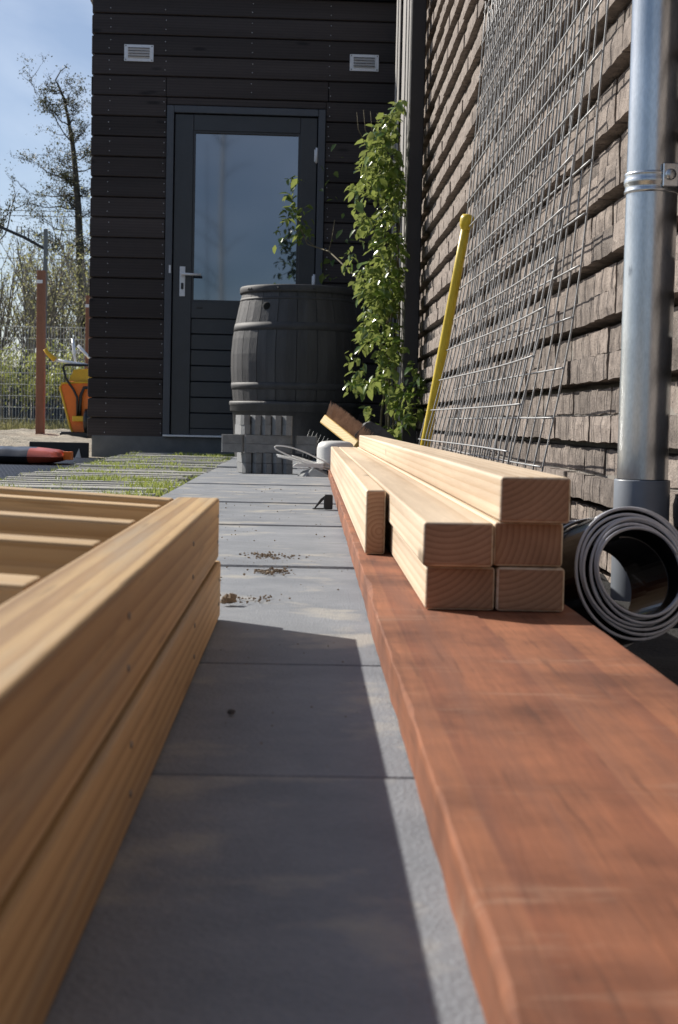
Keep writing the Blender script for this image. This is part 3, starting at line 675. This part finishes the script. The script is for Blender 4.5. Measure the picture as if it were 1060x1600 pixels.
s = MB(); s.add([(-.075, 0, .002), (-.05, .05, .022), (.04, .06, .030), (.05, -.03, .004), (-.04, -.03, .002), (-.01, .01, .034)], [(0, 1, 5), (1, 2, 5), (2, 3, 5), (3, 4, 5), (4, 0, 5), (0, 4, 3, 2, 1)]); s.build('blade', STEEL, t)
s = MB(); s.tube([(.03, .03, .02), (.10, .09, .03)], .008, 6); s.build('trowel_grip', BLACK, t)
# black plastic clip
t = thing('plastic_clip', 'small black plastic clip lying against the edge of the hardwood board', 'clip', (.062, 3.78, .0005))
s = MB(); s.box(-.008, .014, -.01, .02, 0, .036, .002); s.prism([(-.034, 0), (-.030, 0), (-.008, .024), (-.008, .032), (-.016, .026)], -.006, .004); s.prism([(-.036, 0), (-.008, 0), (-.008, .003), (-.036, .002)], -.008, .006); s.build('clip_body', BLACK, t)
# broom head
t = thing('broom_head', 'wooden broom head with brown bristles tilted up behind the beams', 'broom', (.118, 6.62, .232))
d = Vector((.125, -.28, -.098)); dl = d.length; dn = d.normalized(); upv = Vector((.52, 0, .85)); upv = (upv - dn * upv.dot(dn)).normalized(); sv = dn.cross(upv).normalized()
MM = Matrix((dn, sv, upv)).transposed().to_4x4()
s = MB(); s.box(-.015, dl + .02, -.03, .03, -.042, 0, .006, M=MM, seg=2); s.build('broom_block', BROOMW, t)
s = MB()
for k in range(1500):
    x_, y_ = U(-.012, dl + .015), U(-.024, .024); tx = U(-.01, .01) - .012; b0 = MM @ Vector((x_, y_, -.001)); b1 = MM @ Vector((x_ + tx * (1.5 if x_ < .03 else .6), y_ * 1.25 + U(-.006, .006), .052 * U(.75, 1.25)))
    sd = Vector((.0012, 0, .0006)); s.add([b0 - sd, b0 + sd, b1 + sd * .6, b1 - sd * .6], [(0, 1, 2, 3)])
s.build('bristles', BRISTLE, t, kind='stuff')
s = MB(); s.tube([MM @ Vector((dl * .62, -.034, -.030)), MM @ Vector((dl * .98, -.038, -.044))], .006, 8); s.build('metal_clip', ZINC, t)
# rake
t = thing('garden_rake', 'black garden rake with thin upright tines behind the stacked paving blocks', 'rake', (.03, 6.75, .0))
s = MB(); s.tube([(0, 0, .10), (.06, -.02, .095), (.12, -.03, .085)], .007, 6); s.tube([(.06, -.02, .095), (.12, -.2, .10), (.17, -.45, .115)], .009, 6); s.tube([(.12, -.03, .085), (.12, -.03, 0)], .006, 6); s.tube([(0, 0, .10), (0, 0, 0)], .006, 6); s.build('rake_head', BLACK, t)
for k in range(10):
    s = MB(); x_ = -.02 + .0165 * k; s.tube([(x_ - .012, 0, .06 - .002 * k), (x_ - .002, -.005, .12 - .003 * k), (x_ + .018, -.008, .180 - .007 * k)], [.0026, .0022, .0014], 5); s.build('tine', STEEL, t)
# slate block
t = thing('kerb_block', 'dark slate grey kerb block standing behind the far end of the pine beams', 'block', (.30, 6.35, 0))
s = MB(); s.prism([(-.085, 0), (-.085, .165), (-.040, .215), (-.020, .222), (.02, .205), (.085, .155), (.085, 0)], 0, .22); s.build('kerb_body', DARKST, t)

# crumbs and clods
t = MB()
def clod(s, x, y, z, r, n=7):
    vs = []; 
    for i in range(4):
        ph = math.pi * (i + .5) / 4
        for k in range(n): a = 2 * math.pi * k / n; q = r * U(.7, 1.2); vs.append((x + q * math.sin(ph) * math.cos(a), y + q * math.sin(ph) * math.sin(a), z + max(0, r * .55 + q * .8 * math.cos(ph))))
    s.add(vs, [(i * n + k, i * n + (k + 1) % n, (i + 1) * n + (k + 1) % n, (i + 1) * n + k) for i in range(3) for k in range(n)] + [tuple(range(n)), tuple(range(3 * n, 4 * n))])
s = MB()
for _ in range(120):
    a = rnd.gauss(0, 1); b_ = rnd.gauss(0, 1)
    clod(s, -.050 + a * .022, 2.44 + b_ * .035, 0, U(.0008, .0026), 5)
for _ in range(110): clod(s, -.045 + rnd.gauss(0, .014), 2.19 + rnd.gauss(0, .022), 0, U(.0008, .0028), 5)
for _ in range(60): clod(s, -.068 + rnd.gauss(0, .018), 1.85 + rnd.gauss(0, .02), 0, U(.0006, .002), 5)
for _ in range(90): clod(s, U(-.30, .05), U(1.9, 6.3), 0, U(.0006, .0024), 5)
for _ in range(220): clod(s, -.03 + rnd.gauss(0, .05), 2.38 + rnd.gauss(0, .09), 0, U(.0003, .0009), 4)
for _ in range(260): clod(s, U(-.36, .05), U(1.8, 8.5), 0, U(.0004, .0016), 4)
for _ in range(30): clod(s, U(-.08, .06), U(.6, 1.6), 0, U(.0003, .0009), 5)
for _ in range(60): clod(s, -.06 + rnd.gauss(0, .05), 6.05 + rnd.gauss(0, .1), 0, U(.001, .003), 5)
s.build('crumbs', CRUMB, kind='stuff', label='scattered brown crumbs of soil on the paving', category='crumbs')
s = MB(); clod(s, 0, 0, 0, .0085, 9); clod(s, -.006, -.006, 0, .006, 8); clod(s, .003, .006, .005, .005, 8)
s.build('soil_clod', CRUMB, None, (-.084, 1.80, .001), label='brown clod of earth beside the end of the timber frames', category='clod')
s = MB(); clod(s, 0, 0, 0, .0032, 8); s.build('pebble', DARKST, None, (-.0494, 1.1216, .0002), label='tiny dark pebble in the shade on the nearest paving', category='pebble')

# ------------------------------------------------------------------ climbing plant
plant = thing('climbing_plant', 'leafy green climber with shiny leaves growing up the dark corner post', 'plant', (.42, 7.9, -.04))
def leafmesh(k):
    r = random.Random(k); l = r.uniform(.038, .057); w = l * r.uniform(.22, .30); f = r.uniform(.1, .5) * w; c = r.uniform(-.25, .1) * l
    s = MB(); s.add([(0, 0, 0), (w, l * .35, f), (0, l * .45, c * .3), (-w, l * .35, f), (w * .7, l * .72, f + c * .5), (-w * .7, l * .72, f + c * .5), (0, l * .8, c * .7), (0, l, c * 1.1)],
      [(0, 1, 2), (0, 2, 3), (1, 4, 6, 2), (3, 2, 6, 5), (4, 7, 6), (5, 6, 7)], 0, True); return s
lm = [leafmesh(k) for k in range(8)]; lmesh = [s.mesh('leaf', LEAF) for s in lm]
tabL = [(.15, .40), (.25, .33), (.42, .235), (.55, .235), (.70, .275), (.816, .285), (.92, .20), (1.016, .17), (1.15, .24), (1.3, .235), (1.415, .20), (1.58, .24), (1.70, .31), (1.80, .42)]
tabR = [(.15, .49), (.25, .56), (.42, .60), (.55, .53), (.70, .485), (1.0, .478), (1.4, .486), (1.80, .485)]
pts = []
for _ in range(3100):
    z = .15 + 1.66 * rnd.random() ** .95; xl, xr = interp(tabL, z), interp(tabR, z); u = rnd.random() ** .75
    x = xl + (xr - xl) * u
    if noise.noise(Vector((x * 7, 3, z * 6))) + noise.noise(Vector((x * 15, 8, z * 13))) * .5 < -.20 + (.12 if u < .4 else 0): continue
    pts.append((x, 7.55 + U(0, .42) + (.0 if x < .49 else -.14), z))
cl = [(-.13, 1.12), (-.10, 1.19), (-.06, 1.16), (-.03, 1.12), (-.11, 1.30), (-.08, 1.36), (-.02, 1.22), (-.14, 1.07), (.0, 1.10), (-.08, 1.24), (-.05, 1.08)]
for _ in range(120):
    a, b_ = rnd.choice(cl); yq = 8.85 + U(-.22, .2); kq = yq / 8.25; pts.append(((a + rnd.gauss(0, .022)) * kq, yq, .22 + (b_ - .09 + rnd.gauss(0, .03)) * kq))
for _ in range(26):
    pts.append((U(.06, .30), 8.9 + U(-.2, .5), U(1.0, 1.85)))
for _ in range(24): pts.append((U(.20, .30), 8.0, .5 + U(-.15, .1)))
rnd.shuffle(pts)
pts.sort(key=lambda p: p[1] + U(0, .25)); rest = MB(); pl = Vector(plant.location)
for i, p in enumerate(pts):
    k = rnd.randrange(8)
    # leaves hang outwards: tip down and towards the light
    from mathutils import Euler
    yaw = U(-2.6, 2.6) + 1.2; e = Euler((R(U(-75, 10)), R(U(-35, 35)), yaw), 'XYZ'); sc = U(.6, 1.4)
    if i < 300:
        o = link('leaf', lmesh[k], plant, Vector(p) - pl, e); o.scale = (sc, sc, sc)
    else:
        Mx = e.to_matrix(); q0 = Vector(p) - pl
        rest.add([Mx @ (Vector(v_) * sc) + q0 for v_ in lm[k].v], lm[k].f, 0, True)
rest.build('leaves', LEAF, plant, kind='stuff')
for k, (x0, x1) in enumerate(((.0, .05), (.02, -.02), (.05, .06), (-.02, .02), (.03, -.08), (.06, .055))):
    s = MB(); s.tube([(x0 + (x1 - x0) * q / 9 + .012 * math.sin(q * 1.3 + k), -.1 + .03 * k + .02 * math.sin(q + k), (1.7 - .1 * k) * q / 9) for q in range(10)], [.007 - .0005 * q for q in range(10)], 6); s.build('stem', STEM, plant)
s = MB(); s.tube([(-.05, .05, .85), (-.16, .15, 1.02), (-.30, .6, 1.20), (-.42, .9, 1.27), (-.50, .95, 1.45), (-.52, .95, 1.64)], [.005, .0045, .004, .003, .002, .0015], 5)
s.tube([(-.38, .8, 1.25), (-.47, .9, 1.33), (-.57, .9, 1.28)], .002, 4); s.tube([(-.30, .6, 1.20), (-.28, .62, 1.3), (-.27, .65, 1.38)], .002, 4); s.build('side_branch', STEM, plant)
for k in range(4):
    s = MB(); x_ = -.18 + .035 * k; s.tube([(x_ + .04, 0, 1.7), (x_ + .01, 0, 1.76), (x_, 0, 1.84 + U(0, .02))], [.002, .0014, .001], 4); s.build('shoot', STEM, plant)
s = MB()
for q_ in ((.19, -.2, 1.86), (.195, -.2, 1.83)): s.add([Vector((.015, 0, .02)) * k + Vector(q_) for k in (0, 1)] + [Vector(q_) + Vector((.0, 0, .03)), Vector(q_) + Vector((-.012, 0, .01))], [(0, 1, 2, 3)])
s.build('shoot_tip', LEAF, plant)

# ------------------------------------------------------------------ left middle ground
s = MB(); s.box(-.42, .42, -.02, .02, -.09, .075, .003)
s = MB()
t = thing('edging_board', 'black plastic edging board standing on edge by the shed corner', 'edging', (-1.50, 9.32, -.03))
s = MB(); s.box(-.17, .19, -.015, .015, -.03, .086, .003); s.build('edging_panel', BLACK, t)
s = MB(); s.prism([(.105, -.02), (.150, -.02), (.135, .05)], -.03, -.02); s.build('white_tag', WHITE, t)
def sack(label, loc, rz, lx, ly, h, red0):
    t = thing('sack', label, 'sack', loc, rz)
    nx, ny = 28, 16
    def P(i, j, top):
        u = i / nx * 2 - 1; v_ = j / ny * 2 - 1; e = max(0, 1 - abs(u) ** 5) ** .5 * max(0, 1 - abs(v_) ** 4) ** .5
        z = h * .5 + (h * .5 * e if top else -h * .5 * e) + (.010 * noise.noise(Vector((u * 5, v_ * 3, 2 if top else 5))) * e if top else 0)
        return (u * lx / 2, v_ * ly / 2 * (1 - .05 * abs(u) ** 3), max(0, z))
    for nm, mat, i0, i1 in (('sack_body', BAGB, 0, red0), ('sack_end', BAGR, red0, nx)):
        s = MB()
        for top in (0, 1):
            vs = [P(i, j, top) for j in range(ny + 1) for i in range(i0, i1 + 1)]; w_ = i1 - i0 + 1
            s.add(vs, [(j * w_ + i, j * w_ + i + 1, (j + 1) * w_ + i + 1, (j + 1) * w_ + i) for j in range(ny) for i in range(w_ - 1)], 0, True)
        s.build(nm, mat, t)
    s = MB(); s.box(lx / 2 - .004, lx / 2 + .035, -.03, .03, h * .30, h * .80, .001); s.build('sack_flap', ORANGE, t)
    return t
sack('dark and red plastic sack lying on the black ground grid', (-1.545, 7.95, -.036), R(-4), .62, .38, .085, 21)
sack('second plastic sack lying behind the first, at the left edge', (-2.12, 8.5, -.036), R(6), .6, .38, .08, 6)

# wheelbarrow tipped on its nose
t = thing('wheelbarrow', 'orange wheelbarrow standing on its nose behind the shed corner', 'wheelbarrow', (-2.80, 19.0, -.04))
s = MB(); outer = [(-.19, .60), (-.165, .65), (.0, .665), (.30, .67), (.34, .40), (.12, .06), (.02, .015), (-.02, .02), (-.06, .12)]
cxx, czz = .06, .40
n_ = len(outer)
s.add([(a, -.28, b_) for a, b_ in outer] + [(a * .8 + .02, .02, b_ * .86 + .06) for a, b_ in outer], [(i, (i + 1) % n_, n_ + (i + 1) % n_, n_ + i) for i in range(n_)] + [tuple(range(n_))], 0, False); s.build('tray', ORANGE, t)
s = MB(); s.tube([(a, -.29, b_) for a, b_ in outer], .014, 6, closed=True); s.build('tray_rim', YPL, t)
s = MB(); s.prism([(-.09, .69), (-.03, .82), (.26, .85), (.26, .68), (-.10, .68)], -.25, -.02); s.build('yellow_hood', YPL, t)
s = MB(); s.tube([(-.15, -.32, .85), (-.11, -.32, .70), (-.02, -.33, .58), (.03, -.34, .48), (.035, -.34, .22)], .016, 6); s.tube([(-.15, -.32, .85), (-.12, -.32, .875), (.40, -.32, .875)], .017, 6); s.tube([(.06, -.33, .24), (.07, -.33, .50), (.11, -.33, .60), (.3, -.33, .62)], .022, 6); s.build('black_frame', BLACK, t)
for p in (((-.25, -.3, .935), (.25, -.3, .86)), ((-.055, -.2, 1.20), (-.01, -.25, .90)), ((.01, -.2, 1.12), (.22, -.2, .90))):
    s = MB(); s.tube(p, .018, 8); s.build('handle_tube', ALU, t)
s = MB(); s.tube([(-.375, -.3, 1.065), (-.34, -.3, 1.01), (-.25, -.3, .935)], [.024, .026, .036], 8); s.build('grip', YPL, t)
s = MB(); s.box(-.02, .22, -.40, -.30, .19, .255, .006); s.build('wheel_bracket', YPL, t)
s = MB(); s.lathe([(.02, -.04), (.10, -.045), (.15, -.03), (.16, 0), (.15, .03), (.10, .045), (.02, .04)], 24); s.v = [(.16 + z, -.33 + x, .19 + y_) for x, y_, z in s.v]; s.build('wheel', BLACK, t)
s = MB(); s.box(-.17, .30, -.40, -.05, -.005, .06, .01); s.v = s.v; s.build('ground_stop', BLACK, t)

# brown posts
for (x, y, h, w_, lab) in ((-3.275, 19.0, 2.05, .052, 'square red brown post standing in the sand left of the wheelbarrow'), (-2.86, 20.3, 1.86, .05, 'square red brown post standing right behind the wheelbarrow')):
    t = thing('wooden_post', lab, 'post', (x, y, -.05), 0, 'red brown posts in the sand'); s = MB(); s.box(-w_, w_, -w_, w_, 0, h, .006); s.build('post_shaft', POSTR, t)
    s = MB(); s.box(-w_ - .003, w_ * .4, -w_ - .004, -w_ - .0005, h - .16, h - .12); s.build('post_bracket', ALU, t)

# wire fence
t = thing('wire_fence', 'tall welded wire fence running across behind the wheelbarrow', 'fence', (-9.5, 26, -.1))
for p in range(5):
    s = MB(); x0 = p * 2.0
    for k in range(40): s.tube([(x0 + k * .05, 0, .03), (x0 + k * .05, 0, 1.83)], .0042, 3, cap=False)
    for k in range(10): s.tube([(x0, -.004, .05 + k * .195), (x0 + 1.96, -.004, .05 + k * .195)], .0048, 3, cap=False)
    s.build('wire_panel', FWIRE, t, kind='stuff')
    s = MB(); s.box(x0 - .03, x0 - .004, -.02, .02, 0, 1.95); s.build('fence_post', STEEL, t)
# dark board fence behind
t = thing('board_fence', 'dark grey board fence behind the wire fence and the bushes', 'fence', (-15, 33, -.12))
for k in range(100):
    s = MB(); s.box(k * .16, k * .16 + .15, -.01 + .004 * (k % 2), .012, 0, 1.36 + U(-.01, .01)); s.build('fence_board', plain('dark board', (.045, .05, .058), .8) if k == 0 else bpy.data.materials['dark board'], t)

# ------------------------------------------------------------------ trees
def leafquad(s, p, r, m=0):
    a = Vector((U(-1, 1), U(-1, 1), U(-1, 1))).normalized(); b_ = a.cross(Vector((U(-1, 1), U(-1, 1), U(-1, 1)))).normalized(); p = Vector(p)
    s.add([p - a * r, p + b_ * r * .5, p + a * r, p - b_ * r * .5], [(0, 1, 2, 3)], m)
def bush_tree(name, label, cat, loc, h, spread, nst, leaf, lr, nl, grp, seed, bark=TWIG, lean=.25, lowest=.15):
    global rnd, U
    t = thing(name, label, cat, loc, 0, grp); r = random.Random(seed); tr = MB(); tips = []
    def grow(p, d, L_, rad, depth):
        n = 4; pts_ = [p]; q = p.copy(); dd = d.copy()
        for _ in range(n):
            dd = (dd + Vector((r.uniform(-.16, .16), r.uniform(-.16, .16), r.uniform(-.04, .12)))).normalized(); q = q + dd * L_ / n; pts_.append(q.copy())
        tr.tube(pts_, [rad * (1 - .55 * k / n) for k in range(n + 1)], 5 if depth == 0 else 3, cap=False)
        if depth < 3:
            for _ in range(3 if depth else 6):
                k = r.randrange(1 if depth else 2, n + 1); nd_ = (dd + Vector((r.uniform(-1, 1), r.uniform(-1, 1), r.uniform(-.2, .8))) * .8).normalized()
                grow(pts_[k], nd_, L_ * r.uniform(.4, .62), rad * .5, depth + 1)
        if depth >= 1: tips.extend(pts_[1:])
    for k in range(nst):
        a = 2 * math.pi * k / max(1, nst) + r.uniform(-.5, .5); d = Vector((math.cos(a) * lean, math.sin(a) * lean, 1)).normalized()
        grow(Vector((math.cos(a) * spread * .15, math.sin(a) * spread * .15, 0)), d, h * .62, .012 * h, 0)
    tr.build('trunk', bark, t)
    cr_ = MB()
    for _ in range(nl):
        p = r.choice(tips); leafquad(cr_, (p.x + r.gauss(0, .07), p.y + r.gauss(0, .07), p.z + r.gauss(0, .07)), lr * r.uniform(.6, 1.3))
    cr_.build('crown', leaf, t, kind='stuff'); return t
GT = 'trees beyond the wire fence'
specs = [(-5.0, 40, 5.0, 'sparse young olive tree at the far left beyond the fence'), (-6.9, 44, 5.2, 'bare branched tree at the left frame edge'), (-7.9, 41, 5.0, 'pale leafed tree just left of the post'),
         (-6.2, 38, 4.3, 'low olive leafed tree directly behind the brown post'), (-5.7, 46, 5.6, 'thin grey tree right of the lamp gantry pole'), (-7.4, 49, 5.4, 'tallest olive tree behind the gantry arm'),
         (-9.2, 43, 5.0, 'olive tree left of the gantry, partly outside the frame'), (-4.7, 44, 4.4, 'small tree beside the shed corner'), (-8.6, 52, 5.8, 'far pale tree behind the gantry')]
for i, (x, y, h, lab) in enumerate(specs):
    bush_tree('sparse_tree', lab, 'tree', (x, y, -.1), h, 1.0, 5, OLIVE, .042, 1500, GT, 40 + i, lean=.34)
GS = 'bushes along the wire fence'
for i, (x, y, h, lab) in enumerate(((-5.3, 27.2, 1.5, 'lime green bush at the left end of the fence'), (-4.75, 27.0, 1.35, 'lime green bush behind the fence left of the post'), (-4.0, 27.3, 1.5, 'lime green bush right of the post behind the fence'), (-3.5, 27.2, 1.3, 'lime green bush behind the wheelbarrow'), (-5.9, 27.5, 1.2, 'lime green bush outside the left edge of the fence'))):
    bush_tree('bush', lab, 'bush', (x, y, -.1), h, .6, 6, LIME, .032, 1500, GS, 70 + i, lean=.5)
s = MB()
for _ in range(3600): blades(s, U(-8, -2.8), 25.8 + U(-.4, 1.2) + 0, -.1, .22 * U(.4, 1.3), 2, .06, .006)
s.build('dry_grass', DRY, kind='stuff', label='dry pale grass along the foot of the wire fence', category='grass')

# tall alder
t = thing('alder_tree', 'tall slender tree with sparse dark leaves just left of the shed', 'tree', (-6.45, 45, -.1))
def ip(x, y, Y=45): return Vector(((x - 475 + .0215 * (y - 655)) * Y / 2373 + 6.45, 0, .32 - (y - 650) * Y / 2373))
tk = [ip(*p) for p in ((138, 650), (136, 560), (134, 470), (130, 400), (128, 330), (124, 270), (120, 230), (114, 195), (108, 165), (98, 142), (95, 138), (103, 124), (113, 116))]
s = MB(); s.tube(tk, [.20, .17, .145, .125, .105, .085, .07, .05, .04, .03, .022, .016, .01], 7)
r = random.Random(3); tips = []
def limb(p0, p1, sag, rad, dep=0):
    pts_ = [p0 + (p1 - p0) * k / 6 + Vector((r.uniform(-.05, .05), r.uniform(-.1, .1), sag * math.sin(math.pi * k / 6) + r.uniform(-.05, .05))) for k in range(7)]
    s.tube(pts_, [rad * (1 - .8 * k / 6) for k in range(7)], 4, cap=False)
    for k in range(1, 7):
        if dep >= 1: tips.append((pts_[k], .10))
    if dep < 2:
        n = 8 if dep == 0 else 4
        for _ in range(n):
            k = r.randrange(1, 7); L_ = (p1 - p0).length * r.uniform(.22, .42)
            dv = Vector((r.uniform(-1, 1), r.uniform(-1, 1), r.uniform(-.3, .9))).normalized() * L_ + (p1 - p0) * .12; limb(pts_[k], pts_[k] + dv, .02, rad * .45, dep + 1)
limbs = [((120, 232), (64, 150)), ((116, 205), (86, 180)), ((114, 195), (134, 170)), ((120, 232), (150, 200)), ((124, 270), (75, 245)), ((125, 290), (60, 262)), ((124, 275), (160, 250)), ((127, 310), (40, 300)), ((128, 330), (45, 318)), ((127, 315), (170, 290)), ((130, 370), (50, 340)),
         ((130, 385), (72, 380)), ((129, 345), (165, 330)), ((132, 420), (60, 370)), ((132, 400), (170, 380)), ((134, 450), (80, 410)), ((134, 470), (175, 430)), ((110, 175), (122, 150)), ((104, 155), (88, 160)), ((123, 255), (150, 235)), ((128, 335), (88, 300)), ((126, 300), (100, 275))]
for a_, b_ in limbs:
    p0, p1 = ip(*a_), ip(*b_); p0.y = 0; p1.y = r.uniform(-1.3, 1.3); limb(p0, p1, -.08, .024)
    q = ip(*a_); d_ = (p1 - p0).length
    if r.random() < .9: p2 = Vector((p0.x + r.uniform(-.5, .5) * d_, r.choice((-1, 1)) * d_ * .8, p1.z + r.uniform(-.2, .2))); limb(p0, p2, -.05, .018, 1)
s.build('trunk', BARK, t)
for p in (ip(113, 116), ip(105, 122)): tips += [(p, .05)] * 6
cr_ = MB()
for _ in range(15000):
    p, sg = r.choice(tips)
    cz = noise.noise(p * 1.7)
    if cz < -.1: continue
    leafquad(cr_, (p.x + r.gauss(0, sg), p.y + r.gauss(0, sg), p.z + r.gauss(0, sg * .8)), .034 * r.uniform(.6, 1.3))
cr_.build('crown', TLEAF, t, kind='stuff')
# tree at the left frame edge
t = bush_tree('alder_tree', 'dark twigged tree just entering the picture at the left edge', 'tree', (-11.6, 48, -.1), 9.2, 1.2, 2, TLEAF, .05, 3200, None, 99, bark=BARK, lean=.12)

# rail gantry
t = thing('rail_gantry', 'grey steel railway gantry pole with a sloping arm and two insulators', 'gantry', (-6.12, 36, -.1))
s = MB(); s.box(-.045, .045, -.045, .045, 0, 4.66, .008); s.build('pole', STEEL, t)
s = MB(); s.tube([(.05, 0, 4.16), (-.5, 0, 4.45), (-1.15, 0, 4.72), (-2.4, 0, 5.1)], .040, 6); s.build('arm', HOOP, t)
for x in (-.45, -.62):
    z_ = 4.45 - (x + .5) * .42
    s = MB(); s.tube([(x - .05, 0, z_ - .02), (x - .05, 0, z_ + .20), (x + .05, 0, z_ + .20), (x + .05, 0, z_ - .05)], .016, 5); s.build('insulator', HOOP, t)
s = MB()
for i, zz in enumerate((6.62, 6.46, 5.12)):
    s = MB(); s.tube([(-40, 48.5, zz + .3), (-20, 48.5, zz + .05), (-8, 48.5, zz), (12, 48.5, zz + .2)], .010, 4)
    s.build('overhead_wire', HOOP, None, label=('topmost thin overhead wire crossing the sky by the tall tree', 'second thin overhead wire crossing just below the topmost', 'lowest thin overhead wire running behind the gantry pole')[i], category='wire', group='overhead railway wires')

# slender pale tree standing behind the viewer, mirrored in the door glass
t = thing('slender_tree', 'slender pale trunked tree seen mirrored as an upright streak in the door glass', 'tree', (-.98, -15.0, -.12))
s = MB(); s.tube([(0, 0, 0), (.03, 0, 2.5), (-.02, 0, 5), (.02, 0, 7.5), (0, 0, 9.5)], [.06, .055, .045, .035, .02], 8); s.build('trunk', noisy('pale bark', (.24, .24, .23), (.36, .36, .34), scale=6, rough=.9, bs=.3, spots=((.12, .12, .11), 9, .62)), t)
s = MB()
for k in range(26):
    z_ = U(3.2, 9); a = U(0, 6.28); L_ = U(.4, 1.1) * (10 - z_) * .22
    s.tube([(0, 0, z_), (math.cos(a) * L_ * .5, math.sin(a) * L_ * .5, z_ + L_ * .35), (math.cos(a) * L_, math.sin(a) * L_, z_ + L_ * .5)], [.014, .009, .004], 4)
s.tube([(-.35, .1, 0), (-.30, .1, 3), (-.36, .1, 6.5)], [.02, .017, .008], 5)
s.build('branches', BARK, t)
